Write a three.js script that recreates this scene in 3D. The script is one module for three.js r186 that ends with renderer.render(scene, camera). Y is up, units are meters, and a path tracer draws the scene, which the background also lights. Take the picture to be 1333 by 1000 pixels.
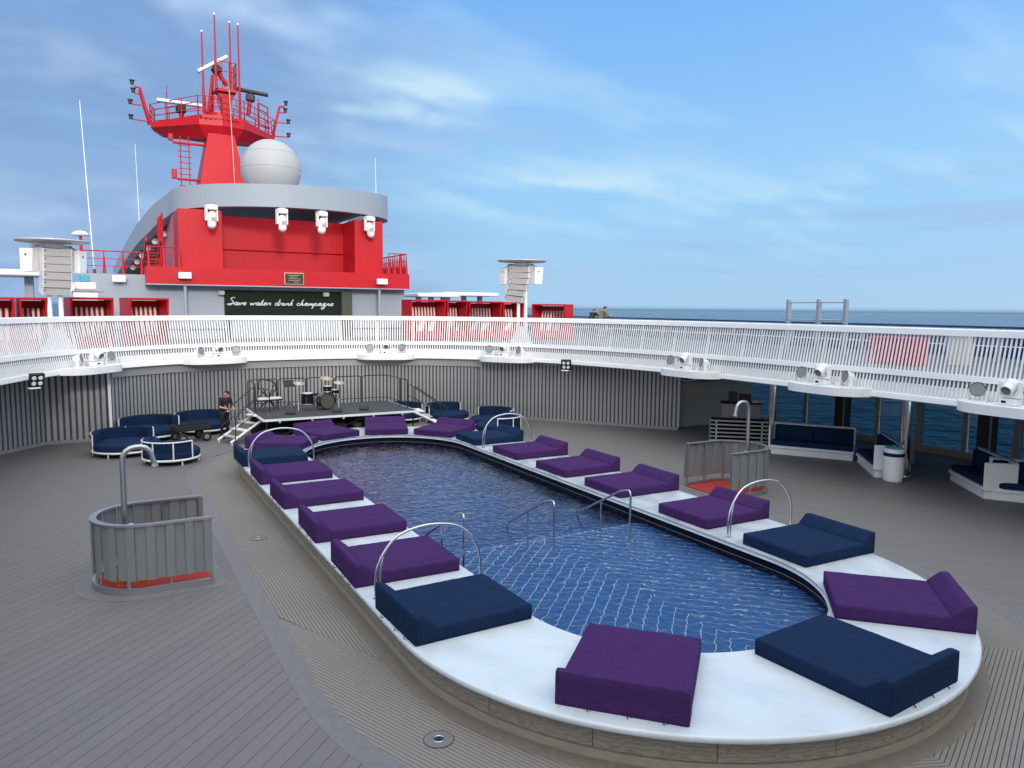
import * as THREE from 'three';
import { mergeGeometries, mergeVertices, toCreasedNormals } from 'three/addons/utils/BufferGeometryUtils.js';
import { MarchingCubes } from 'three/addons/objects/MarchingCubes.js';
import { ImprovedNoise } from 'three/addons/math/ImprovedNoise.js';
import { RoundedBoxGeometry } from 'three/addons/geometries/RoundedBoxGeometry.js';

// ------------------------------------------------------------------ camera, sky, sun
// World: ship axis = z (forward is -z), x to starboard, pool deck at y = 0.
const V = (x, y, z) => new THREE.Vector3(x, y, z);
const D2R = Math.PI / 180;
const scene = new THREE.Scene();
const EYE = 4.7, FPX = 970, YAW = 29.2 * D2R, PITCH = Math.atan(99 / FPX), ROLL = 0.5 * D2R;
const camera = new THREE.PerspectiveCamera(2 * Math.atan(500 / FPX) / D2R, 4 / 3, 0.1, 60000);
{
  const f = V(Math.sin(YAW) * Math.cos(PITCH), -Math.sin(PITCH), -Math.cos(YAW) * Math.cos(PITCH));
  const r = V(Math.cos(YAW), 0, Math.sin(YAW));
  const u = new THREE.Vector3().crossVectors(r, f);
  camera.up.copy(u.clone().multiplyScalar(Math.cos(ROLL)).addScaledVector(r, -Math.sin(ROLL)));
  camera.position.set(0, EYE, 0);
  camera.lookAt(f.x, EYE + f.y, f.z);
}
const renderer = new THREE.WebGLRenderer({ antialias: true });
renderer.toneMapping = THREE.LinearToneMapping;
renderer.toneMappingExposure = 0.97;
renderer.shadowMap.enabled = true;

const SUN = V(-0.15, 0.285, 0.92).normalize();
const noise3 = new ImprovedNoise();
const fbm = (x, y, z, o = 5) => { let s = 0, a = 0.5, f = 1; for (let i = 0; i < o; i++) { s += a * noise3.noise(x * f, y * f, z * f); a *= 0.5; f *= 2.03; } return s; };
const sstep = (a, b, x) => { const t = Math.min(1, Math.max(0, (x - a) / (b - a))); return t * t * (3 - 2 * t); };
const mix = (a, b, t) => a + (b - a) * t;
const mix3 = (a, b, t) => [mix(a[0], b[0], t), mix(a[1], b[1], t), mix(a[2], b[2], t)];
{
  const W = 1280, H = 640, data = new Float32Array(W * H * 4);
  for (let j = 0; j < H; j++) for (let i = 0; i < W; i++) {
    const th = (i + 0.5) / W * 2 * Math.PI - Math.PI, el = ((j + 0.5) / H - 0.5) * Math.PI;
    const dx = Math.cos(el) * Math.cos(th), dy = Math.sin(el), dz = Math.cos(el) * Math.sin(th);
    const e = Math.max(0, dy);
    let c = mix3([0.41, 0.64, 0.88], [0.345, 0.65, 0.98], sstep(0.0, 0.14, e));
    c = mix3(c, [0.165, 0.44, 0.96], sstep(0.1, 0.46, e));
    c = mix3(c, [0.12, 0.33, 0.80], sstep(0.45, 1, e));
    // how much cloud: a stratus bank to port, broken cloud overhead, streaks elsewhere
    const bearing = Math.atan2(dx, -dz);                 // 0 = straight ahead, + to starboard
    const k = 1 / (e + 0.16), px = dx * k, pz = dz * k;
    const wisp = fbm(px * 0.75 + 3.1, pz * 1.9 + 0.35 * px, 1.7, 6), big = fbm(px * 0.33 - 1.2, pz * 0.4 + 5.1, 4.2, 4), fine = fbm(px * 2.3 + 9, pz * 6.2, 7.7, 5);
    const patch = fbm(bearing * 5.2 + 6.3 + 0.8 * big, e * 17 - 2.2 + 1.2 * big, 9.4, 6) + 0.4 * fbm(bearing * 17 + 1, e * 46, 2.4, 4);
    const port = 1 - sstep(0.10, 0.50, bearing + 0.4 * big);
    let veil = port * (0.92 + 0.5 * patch + 0.3 * big);
    veil = Math.min(1, Math.max(0, veil));
    const lit = Math.min(1, Math.max(0, 0.17 + 1.6 * patch + 0.5 * big + 0.45 * sstep(0.22, 0.6, e)));
    c = mix3(c, mix3([0.225, 0.355, 0.63], [0.47, 0.67, 0.96], lit), veil * 0.95);
    const streak = Math.max(0, wisp + 0.35 * fine - 0.10 + 0.25 * big) * 1.9;
    c = mix3(c, [0.62, 0.87, 1.0], Math.min(0.32, 0.75 * streak) * (1 - 0.55 * sstep(0.5, 0.75, bearing) * sstep(0.2, 0.35, e)) * (1 - 0.55 * veil) * sstep(0.015, 0.12, e));
    for (const [b0, e0, sb, se, am] of [[0.40, 0.272, 0.11, 0.026, 1.2], [0.615, 0.175, 0.14, 0.02, 0.9], [0.46, 0.225, 0.11, 0.018, -0.5], [0.42, 0.325, 0.10, 0.022, -0.45], [0.97, 0.16, 0.10, 0.016, 0.4]]) { const q = ((bearing - b0 + 0.12 * wisp) / sb) ** 2 + ((e - e0 + 0.06 * fine + 0.04 * wisp) / se) ** 2, w = Math.exp(-q) * Math.abs(am) * (0.75 + 1.2 * fine + 0.5 * wisp); c = mix3(c, am > 0 ? [0.63, 0.87, 1.0] : [0.40, 0.56, 0.84], Math.max(0, Math.min(0.85, w))); }
    const low = Math.max(0, fbm(bearing * 2.6 + 2, e * 42, 3.3, 4) - 0.06) * sstep(0.02, 0.07, e) * (1 - sstep(0.10, 0.2, e));
    c = mix3(c, [0.36, 0.52, 0.78], Math.min(0.55, low * 2.2));
    // bright overhead cloud out of view, added to raise the light on the deck
    const roof = sstep(0.50, 0.86, e) * Math.min(1, 0.86 + 0.7 * big + 0.3 * wisp);
    c = mix3(c, [1.28, 1.47, 1.62], roof);
    // brighter air towards the sun, behind the camera
    const cs = dx * SUN.x + dy * SUN.y + dz * SUN.z;
    const g = 1.9 * Math.pow(Math.max(0, 0.5 + 0.5 * cs), 2.8) + 1.5 * Math.pow(Math.max(0, cs), 24);
    c = [c[0] + g * 1.0, c[1] + g * 0.9, c[2] + g * 0.72];
    if (dy < 0) c = mix3(c, [0.06, 0.12, 0.2], sstep(0, 0.05, -dy));
    data.set([c[0], c[1], c[2], 1], (j * W + i) * 4);
  }
  const sky = new THREE.DataTexture(data, W, H, THREE.RGBAFormat, THREE.FloatType);
  sky.mapping = THREE.EquirectangularReflectionMapping; sky.magFilter = sky.minFilter = THREE.LinearFilter; sky.colorSpace = THREE.LinearSRGBColorSpace; sky.needsUpdate = true;
  scene.background = sky; scene.environment = sky;
}
const sun = new THREE.DirectionalLight(new THREE.Color(1, 0.9, 0.82), 1.75);
sun.position.copy(SUN).multiplyScalar(160).add(V(8, 0, -25)); sun.target.position.set(8, 0, -25);
sun.castShadow = true; sun.shadow.radius = 14; sun.shadow.mapSize.set(4096, 4096);
Object.assign(sun.shadow.camera, { left: -60, right: 60, top: 60, bottom: -60, near: 1, far: 400 });
scene.add(sun, sun.target);

// ------------------------------------------------------------------ helpers
let seed = 12345;
const rnd = () => { seed = (seed * 1664525 + 1013904223) >>> 0; return seed / 4294967296; };
const rr = (a, b) => a + (b - a) * rnd();
const used = {};
const numbered = n => { const k = used[n] = (used[n] ?? -1) + 1; return k ? `${n}_${String(k).padStart(3, '0')}` : n; };
function ready(g) {                                     // position, normal, uv, not indexed
  let o = g.index ? g.toNonIndexed() : g;
  if (!o.attributes.normal) o.computeVertexNormals();
  if (!o.attributes.uv) o.setAttribute('uv', new THREE.BufferAttribute(new Float32Array(o.attributes.position.count * 2), 2));
  for (const k of Object.keys(o.attributes)) if (!['position', 'normal', 'uv'].includes(k)) o.deleteAttribute(k);
  return o;
}
const join = list => list.length === 1 ? list[0] : mergeGeometries(list.map(ready));
function part(name, geo, mat, parent, opt = {}) {
  const m = new THREE.Mesh(Array.isArray(geo) ? join(geo) : geo, mat);
  m.name = name; m.castShadow = m.receiveShadow = true;
  if (opt.pos) m.position.set(...opt.pos); if (opt.ry) m.rotation.y = opt.ry;
  if (opt.kind) m.userData.kind = opt.kind; if (opt.label) m.userData.label = opt.label;
  parent.add(m); return m;
}
function thing(name, label, category, pos = [0, 0, 0], ry = 0, group) {
  const o = new THREE.Group(); o.name = numbered(name); o.position.set(...pos); o.rotation.y = ry;
  o.userData = { label, category }; if (group) o.userData.group = group; scene.add(o); return o;
}
function single(name, geo, mat, label, category, group) {
  const m = part(numbered(name), geo, mat, scene); m.userData = { label, category }; if (group) m.userData.group = group; return m;
}
function struct(name) { const o = new THREE.Group(); o.name = name; o.userData.kind = 'structure'; scene.add(o); return o; }
function dup(o, pos, ry, label) {
  const c = o.clone(); c.name = numbered(o.name.replace(/_\d{3}$/, '')); c.userData = { ...o.userData }; if (label) c.userData.label = label;
  if (pos) c.position.set(...pos); if (ry !== undefined) c.rotation.y = ry; scene.add(c); return c;
}
const at = (g, x, y, z, ry = 0, rx = 0, rz = 0) => { if (rx) g.rotateX(rx); if (rz) g.rotateZ(rz); if (ry) g.rotateY(ry); return g.translate(x, y, z); };
const box = (w, h, d, x = 0, y = 0, z = 0, ry = 0, rx = 0, rz = 0) => at(new THREE.BoxGeometry(w, h, d), x, y, z, ry, rx, rz);
const rbox = (w, h, d, r, x = 0, y = 0, z = 0, ry = 0, rx = 0, rz = 0) => at(new RoundedBoxGeometry(w, h, d, 2, Math.min(r, w / 2.01, h / 2.01, d / 2.01)), x, y, z, ry, rx, rz);
const cyl = (r0, r1, h, x = 0, y = 0, z = 0, seg = 20) => new THREE.CylinderGeometry(r1, r0, h, seg).translate(x, y + h / 2, z);
const sph = (r, x, y, z, w = 20, h = 14) => new THREE.SphereGeometry(r, w, h).translate(x, y, z);
function bar(a, b, r, r2 = r, seg = 8) {
  const A = V(...a), B = V(...b), d = B.clone().sub(A), g = new THREE.CylinderGeometry(r2, r, d.length(), seg);
  g.applyQuaternion(new THREE.Quaternion().setFromUnitVectors(V(0, 1, 0), d.clone().normalize()));
  return g.translate((A.x + B.x) / 2, (A.y + B.y) / 2, (A.z + B.z) / 2);
}
const tube = (pts, r, n = 40, seg = 8, closed = false, tension = 0.5) => new THREE.TubeGeometry(new THREE.CatmullRomCurve3(pts.map(p => V(...p)), closed, 'catmullrom', tension), n, r, seg, closed);
// polyline with rounded corners, as a tube
function bent(pts, rad, r, seg = 8) {
  const path = new THREE.CurvePath(), P = pts.map(p => V(...p)); let cur = P[0];
  for (let i = 1; i < P.length - 1; i++) {
    const a = P[i].clone().add(P[i - 1].clone().sub(P[i]).setLength(Math.min(rad, P[i].distanceTo(P[i - 1]) * 0.49))), b = P[i].clone().add(P[i + 1].clone().sub(P[i]).setLength(Math.min(rad, P[i].distanceTo(P[i + 1]) * 0.49)));
    path.add(new THREE.LineCurve3(cur, a)); path.add(new THREE.QuadraticBezierCurve3(a, P[i], b)); cur = b;
  }
  path.add(new THREE.LineCurve3(cur, P[P.length - 1]));
  return new THREE.TubeGeometry(path, (P.length - 1) * 12, r, seg, false);
}
// extrude a plan outline [[x,z],...] from y0 to y1 (holes optional)
function plan(outline, y0, y1, holes = [], bevel = 0) {
  const s = new THREE.Shape(outline.map(([x, z]) => new THREE.Vector2(x, -z)));
  for (const h of holes) s.holes.push(new THREE.Path(h.map(([x, z]) => new THREE.Vector2(x, -z))));
  const g = new THREE.ExtrudeGeometry(s, { depth: y1 - y0 - 2 * bevel, bevelEnabled: bevel > 0, bevelSize: bevel, bevelOffset: -bevel, bevelThickness: bevel, bevelSegments: 3 });
  return g.rotateX(-Math.PI / 2).translate(0, y0 + bevel, 0);
}
// extrude a side profile [[x,y],...] along z by depth, centred
function prof(outline, depth, bevel = 0) {
  const s = new THREE.Shape(outline.map(([x, y]) => new THREE.Vector2(x, y)));
  return new THREE.ExtrudeGeometry(s, { depth: depth - 2 * bevel, bevelEnabled: bevel > 0, bevelSize: bevel, bevelOffset: -bevel, bevelThickness: bevel, bevelSegments: 3 }).translate(0, 0, -depth / 2 + bevel);
}
const bearing = px => YAW + Math.atan((px - 666.5) / FPX);        // plan bearing of a photo column
const onZ = (px, z) => Math.tan(bearing(px)) * -z;                // x where that column meets the plane z

// ------------------------------------------------------------------ procedural textures and materials
function tex(w, h, fn, srgb = false) {
  const d = new Uint8Array(w * h * 4);
  for (let j = 0; j < h; j++) for (let i = 0; i < w; i++) { const c = fn(i / w, j / h, i, j); const n = (j * w + i) * 4; if (typeof c === 'number') d[n] = d[n + 1] = d[n + 2] = Math.max(0, Math.min(255, c * 255)); else for (let k = 0; k < 3; k++) d[n + k] = Math.max(0, Math.min(255, c[k] * 255)); d[n + 3] = 255; }
  const t = new THREE.DataTexture(d, w, h, THREE.RGBAFormat); t.wrapS = t.wrapT = THREE.RepeatWrapping; t.magFilter = THREE.LinearFilter; t.minFilter = THREE.LinearMipmapLinearFilter; t.generateMipmaps = true; if (srgb) t.colorSpace = THREE.SRGBColorSpace; t.needsUpdate = true; return t;
}
const rep = (t, u, v) => { const c = t.clone(); c.repeat.set(u, v); c.needsUpdate = true; return c; };
const per = (u, v, s, o = 4) => { // tileable noise on a torus, about -0.5..0.5
  const a = u * 2 * Math.PI, b = v * 2 * Math.PI; return fbm(Math.cos(a) * s + 11.3, Math.sin(a) * s + Math.cos(b) * s * 0.7 + 5.2, Math.sin(b) * s + 2.9, o);
};
const tGrain = tex(512, 256, (u, v) => { const n = 0.55 * per(u, v, 3, 4) + 0.5 * fbm(Math.sin(u * 2 * Math.PI) * 2, v * 60, Math.cos(u * 2 * Math.PI) * 2, 3); return 0.86 + 0.24 * n; });
const tSpeck = tex(256, 256, (u, v, i, j) => 0.86 + 0.22 * per(u, v, 2.2, 3) + 0.10 * (rnd() - 0.5));
const tMottle = tex(512, 512, (u, v) => 0.93 + 0.16 * per(u, v, 1.3, 6));
const tPaint = tex(256, 256, (u, v) => 0.97 + 0.06 * per(u, v, 1.1, 5));
const tCloth = tex(512, 512, (u, v, i, j) => 0.5 + 0.42 * fbm(Math.sin(u * 6.283) * 1.3 + 4, v * 26, Math.cos(u * 6.283) * 1.3, 4) + 0.12 * per(u, v, 4, 3) + 0.05 * (((i >> 1) + (j >> 1)) & 1));
const tBlotch = tex(256, 256, (u, v) => 0.55 + 0.9 * per(u, v, 1.7, 5));
const tFine = tex(256, 256, () => 0.5 + 0.5 * (rnd() - 0.5));
const tWood = tex(512, 128, (u, v) => { const w = 0.5 + 0.5 * Math.sin(v * 55 + 5 * per(u, v, 0.9, 3) * 3 + 3 * Math.sin(u * 6.283)); return 0.62 + 0.26 * w + 0.2 * per(u, v, 3, 4); });
const tStreak = tex(256, 256, (u, v) => 0.93 + 0.16 * fbm(u * 22, Math.sin(v * 6.283) * 0.9, Math.cos(v * 6.283) * 0.9, 4));
const C = (r, g, b) => new THREE.Color().setRGB(r, g, b);
const std = (c, rough = 0.6, o = {}) => new THREE.MeshStandardMaterial({ color: c, roughness: rough, ...o });
const phy = (c, rough = 0.6, o = {}) => new THREE.MeshPhysicalMaterial({ color: c, roughness: rough, ...o });
const M = {
  plank: [0, 1, 2, 3].map(k => std(C(0.176 + 0.004 * k, 0.160 + 0.004 * k, 0.156 + 0.0035 * k), 0.62, { map: tGrain, bumpMap: tGrain, bumpScale: 0.0015 })),
  caulk: std(C(0.03, 0.03, 0.033), 0.9),
  board: std(C(0.25, 0.222, 0.20), 0.66, { map: tGrain }),
  margin: std(C(0.190, 0.177, 0.182), 0.55, { map: tSpeck }),
  plain: std(C(0.20, 0.172, 0.142), 0.6, { map: tSpeck }),
  skirt: std(C(0.33, 0.285, 0.235), 0.5, { map: tWood, bumpMap: tWood, bumpScale: 0.004 }),
  plinth: std(C(0.34, 0.30, 0.245), 0.55, { map: tSpeck }),
  marble: phy(C(0.64, 0.69, 0.735), 0.55, { map: tMottle, roughnessMap: tBlotch, clearcoat: 0.2, clearcoatRoughness: 0.2 }),
  navyTile: phy(C(0.004, 0.005, 0.022), 0.45, { specularIntensity: 0.35 }),
  steel: std(C(0.62, 0.63, 0.65), 0.22, { metalness: 1 }),
  brushed: std(C(0.46, 0.47, 0.49), 0.36, { metalness: 1, bumpMap: tStreak, bumpScale: 0.0004 }),
  panelGrey: std(C(0.36, 0.365, 0.37), 0.42, { metalness: 0.35, map: tStreak }),
  screenGrey: std(C(0.27, 0.285, 0.295), 0.4, { metalness: 0.35, map: tStreak }),
  panelRib: std(C(0.38, 0.385, 0.385), 0.42, { metalness: 0.3, map: tStreak }),
  panelBack: std(C(0.06, 0.062, 0.068), 0.6),  // shading in the wall grooves is put into this dark back
  white: std(C(0.86, 0.86, 0.86), 0.42, { map: tPaint }),
  whiteGloss: phy(C(0.82, 0.82, 0.82), 0.3, { clearcoat: 0.3 }),
  paleGrey: std(C(0.29, 0.335, 0.40), 0.5, { map: tPaint }),
  boxGrey: std(C(0.43, 0.42, 0.40), 0.6),
  red: phy(C(0.49, 0.005, 0.014), 0.42, { map: tStreak, specularIntensity: 0.6 }),
  canvasRed: std(C(0.50, 0.010, 0.026), 0.8),
  pinkWhite: std(C(0.80, 0.72, 0.70), 0.8),
  purple: phy(C(0.063, 0.025, 0.112), 0.9, { bumpMap: rep(tCloth, 1.1, 1.1), bumpScale: 0.02, map: rep(tMottle, 0.7, 0.7), specularIntensity: 0.15 }),
  navy: phy(C(0.0112, 0.027, 0.070), 0.9, { bumpMap: rep(tCloth, 1.1, 1.1), bumpScale: 0.02, map: rep(tMottle, 0.7, 0.7), specularIntensity: 0.15 }),
  navySofa: phy(C(0.0112, 0.027, 0.070), 0.9, { specularIntensity: 0.15, bumpMap: tCloth, bumpScale: 0.01 }),
  navyBench: phy(C(0.0112, 0.027, 0.070), 0.9, { specularIntensity: 0.15, bumpMap: tCloth, bumpScale: 0.01 }),
  black: std(C(0.012, 0.012, 0.013), 0.5),
  rubber: std(C(0.02, 0.02, 0.021), 0.85),
  blackGloss: phy(C(0.01, 0.01, 0.012), 0.12),
  stageTop: std(C(0.045, 0.045, 0.047), 0.7, { map: tSpeck }),
  drumHead: std(C(0.085, 0.08, 0.075), 0.5),
  brass: std(C(0.75, 0.62, 0.35), 0.25, { metalness: 1 }),
  mat: std(C(0.42, 0.03, 0.02), 0.85, { map: tSpeck }),
  glass: phy(C(0.30, 0.42, 0.47), 0.02, { transmission: 1, thickness: 0, ior: 1.5 }),
  clearGlass: phy(C(0.24, 0.31, 0.40), 0.02, { transmission: 1, thickness: 0, ior: 1.5 }),
  frameGrey: std(C(0.27, 0.26, 0.255), 0.5),
  cream: std(C(0.62, 0.59, 0.53), 0.6, { map: tMottle }),
  hedge: std(C(0.004, 0.011, 0.005), 0.9, { map: tSpeck, bumpMap: tFine, bumpScale: 0.03 }),  // green darkened: shade under the overhang is put into the colour
  radome: phy(C(0.38, 0.385, 0.40), 0.5),
  poolFloor: std(C(0.014, 0.094, 0.285), 0.5, { map: tMottle }),
  poolDeep: std(C(0.011, 0.07, 0.235), 0.5, { map: tMottle }),
  lineWhite: std(C(0.60, 0.64, 0.68), 0.6),
  track: std(C(0.13, 0.133, 0.14), 0.7, { map: tSpeck }),
  ceiling: std(C(0.14, 0.14, 0.145), 0.7),
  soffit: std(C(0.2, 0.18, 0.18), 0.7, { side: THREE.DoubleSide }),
  teal: std(C(0.08, 0.35, 0.42), 0.5),
  lampGlass: phy(C(0.10, 0.10, 0.11), 0.1),
  grille: std(C(0.25, 0.25, 0.26), 0.5, { metalness: 0.5 }),
};

// ------------------------------------------------------------------ sea
{
  const L = 180, wave = tex(768, 768, (u, v) => {
    let s = 0; const k = [[5, 2, 1], [-3, 7, 0.8], [11, 5, 0.55], [9, -12, 0.5], [19, 7, 0.32], [-14, 22, 0.3], [31, 9, 0.2], [27, -33, 0.16], [52, 21, 0.1], [44, -57, 0.08]];
    for (const [a, b, m] of k) s += m * Math.sin(2 * Math.PI * (a * u + b * v) + a * 1.7 + 1.6 * per(u, v, 1.2, 2));
    return 0.5 + 0.1 * s + 0.3 * per(u, v, 5, 4);
  });
  wave.repeat.set(1, 1);
  const g = new THREE.RingGeometry(2, 22500, 180, 24).rotateX(-Math.PI / 2).translate(0, -38, 0);
  const p = g.attributes.position, uv = g.attributes.uv;
  for (let i = 0; i < p.count; i++) uv.setXY(i, p.getX(i) / L, p.getZ(i) / L);
  const sea = part('sea', g, phy(C(0.008, 0.040, 0.095), 0.14, { bumpMap: wave, bumpScale: 5, ior: 1.33, specularIntensity: 0.32 }), scene);
  sea.userData.kind = 'structure';
}

// ------------------------------------------------------------------ pool deck
const XC = 7.575, ZN = -8.75, ZF = -21.1;                     // stadium axis of the pool
const dist = (x, z) => Math.hypot(x - XC, z - Math.max(ZF, Math.min(ZN, z)));
const stadium = (R, n = 48) => { const o = []; for (let i = 0; i <= n; i++) { const a = Math.PI * i / n; o.push([XC + R * Math.cos(a), ZN + R * Math.sin(a)]); } for (let i = 0; i <= n; i++) { const a = Math.PI + Math.PI * i / n; o.push([XC + R * Math.cos(a), ZF + R * Math.sin(a)]); } return o; };
// a strip of plan between two parallel lines, cut to a region: returns prisms with uv in metres along and across the board
function strips(inside, dir, pitch, gap, c0, c1, len, y0, y1) {
  const [ux, uz] = dir, vx = -uz, vz = ux, out = [];
  const runs = c => { // intervals along the line at offset c
    const r = []; let on = null, last = -len; const f = s => inside(c * vx + s * ux, c * vz + s * uz);
    const edge = (a, b) => { const fa = f(a); for (let i = 0; i < 9; i++) { const m = (a + b) / 2; if (f(m) === fa) a = m; else b = m; } return (a + b) / 2; };
    for (let s = -len; s <= len; s += 0.12) { const v = f(s); if (v && on === null) on = s === -len ? s : edge(last, s); if (!v && on !== null) { r.push([on, edge(last, s)]); on = null; } last = s; }
    if (on !== null) r.push([on, len]); return r;
  };
  for (let c = c0; c < c1; c += pitch) {
    const A = runs(c + gap / 2), B = runs(c + pitch - gap / 2), swap = B.length > A.length, lead = swap ? B : A, rest = swap ? A : B;
    if (!rest.length) continue;
    for (const l of lead) {
      const near = rest.reduce((q, w) => Math.abs(w[0] - l[0]) + Math.abs(w[1] - l[1]) < Math.abs(q[0] - l[0]) + Math.abs(q[1] - l[1]) ? w : q);
      const m = rest.length === lead.length ? near : [Math.max(near[0], l[0] - pitch * 1.3), Math.min(near[1], l[1] + pitch * 1.3)]; if (m[1] <= m[0]) continue;
      const a = swap ? m : l, b = swap ? l : m;
      const q = [[a[0], c + gap / 2], [a[1], c + gap / 2], [b[1], c + pitch - gap / 2], [b[0], c + pitch - gap / 2]];
      const P = q.map(([s, t]) => [t * vx + s * ux, t * vz + s * uz]), uvo = rnd() * 5;
      const pos = [], nor = [], uv = [];
      const tri = (i0, i1, i2, n) => { for (const v of [i0, i1, i2]) { pos.push(...v.p); nor.push(...n); uv.push(...v.u); } };
      const vt = P.map((p, k) => ({ p: [p[0], y1, p[1]], u: [q[k][0] * 0.5 + uvo, q[k][1] * 1.7] })), vb = P.map((p, k) => ({ p: [p[0], y0, p[1]], u: [q[k][0] * 0.5 + uvo, q[k][1] * 1.7] }));
      tri(vt[0], vt[2], vt[1], [0, 1, 0]); tri(vt[0], vt[3], vt[2], [0, 1, 0]);
      for (let k = 0; k < 4; k++) { const m = (k + 1) % 4, ex = P[m][0] - P[k][0], ez = P[m][1] - P[k][1], l = Math.hypot(ex, ez) || 1, n = [ez / l, 0, -ex / l]; tri(vt[k], vt[m], vb[m], n); tri(vt[k], vb[m], vb[k], n); }
      const g = new THREE.BufferGeometry(); g.setAttribute('position', new THREE.Float32BufferAttribute(pos, 3)); g.setAttribute('normal', new THREE.Float32BufferAttribute(nor, 3)); g.setAttribute('uv', new THREE.Float32BufferAttribute(uv, 2));
      g.userData = { near: Math.min(...Array.from({ length: 9 }, (_, k) => { const s = a[0] + (a[1] - a[0]) * k / 8, x = c * vx + s * ux, z = c * vz + s * uz; const b0 = Math.abs(Math.atan2(x, -z) - YAW); return Math.hypot(x, z) + (b0 > 0.62 || z > -5 ? 40 : 0); })) };
      out.push(g);
    }
  }
  return out;
}
const deck = struct('pool_deck');
{
  part('deck_base', plan([[-8, 4], [25.4, 4], [25.4, -34], [-8, -34]], -0.25, -0.014, [stadium(4.0)]), M.caulk, deck);
  const s = Math.SQRT1_2;
  const port = strips((x, z) => x > -7.5 && x < XC && z > -33.5 && z < 3 && dist(x, z) > 5.55, [s, -s], 0.19, 0.0065, -27, 8, 40, -0.012, 0);
  const stbd = strips((x, z) => x > XC && x < 25.2 && z > -33.5 && z < 3 && dist(x, z) > 5.55, [s, s], 0.19, 0.0035, -42, 3, 40, -0.012, 0);
  const all = [...port, ...stbd].sort((a, b) => a.userData.near - b.userData.near);
  all.slice(0, 290).forEach((g, i) => part('plank', g, M.plank[(i * 7 + (i >> 2)) % 4], deck));
  part('far_planks', all.slice(290), M.plank[1], deck, { kind: 'stuff' });
  // ring of narrow boards, mitred every 45 degrees, between a smooth margin and a plain inner ring
  const boards = [];
  const inR = (x, z) => { const d = dist(x, z); return d > 4.34 && d < 5.39; };
  boards.push(...strips((x, z) => inR(x, z) && x < XC && z < -9.02 - 2.3 * (3.21 - x) && z > ZF, [0, 1], 0.052, 0.0085, -3.2, -2.2, 40, -0.012, 0.0));
  boards.push(...strips((x, z) => inR(x, z) && x > XC && z < ZN && z > ZF, [0, 1], 0.052, 0.0085, -13, -11.9, 40, -0.012, 0.0));
  for (let k = 0; k < 8; k++) {
    const a0 = (k % 4) * Math.PI / 4, far = k > 3, zc = far ? ZF : ZN, sg = far ? -1 : 1, am = a0 + Math.PI / 8;
    const dir = [-Math.sin(am), sg * Math.cos(am)];
    const c = (XC * -dir[1] + zc * dir[0]);
    const f = (x, z) => { if (!inR(x, z)) return false; const dx = x - XC, dz = (z - zc) * sg; if (k === 3) { return (dz >= 0 ? Math.atan2(dz, dx) >= a0 : true) && dz > -2.6 && z >= -9.014 - 2.3 * (3.21 - x); } if (dz < 0) return false; const a = Math.atan2(dz, dx); return a >= a0 && a < a0 + Math.PI / 4; };
    boards.push(...strips(f, dir, 0.052, 0.0085, c - 5.5, c + 5.5, 40, -0.012, 0.0));
  }
  part('narrow_boards', boards, M.board, deck, { kind: 'stuff' });
  part('margin_band', plan(stadium(5.62), -0.012, 0.003, [stadium(5.33)]), M.margin, deck);
  part('inner_band', plan(stadium(4.405), -0.012, 0.003, [stadium(4.1)]), M.plain, deck);
  for (const [x, z] of [[3.09, -7.1], [2.71, -15.36]]) {
    const d = part('floor_plate', cyl(0.165, 0.165, 0.006, x, 0.0, z, 36), M.margin, deck);
    part('plate_rim', new THREE.TorusGeometry(0.165, 0.004, 6, 40).rotateX(Math.PI / 2).translate(x, 0.005, z), M.caulk, d);
    part('lens_ring', new THREE.TorusGeometry(0.06, 0.008, 6, 30).rotateX(Math.PI / 2).translate(x, 0.008, z), M.steel, d);
    part('lens', cyl(0.055, 0.055, 0.004, x, 0.006, z, 24), M.glass, d);
  }
}

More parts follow.
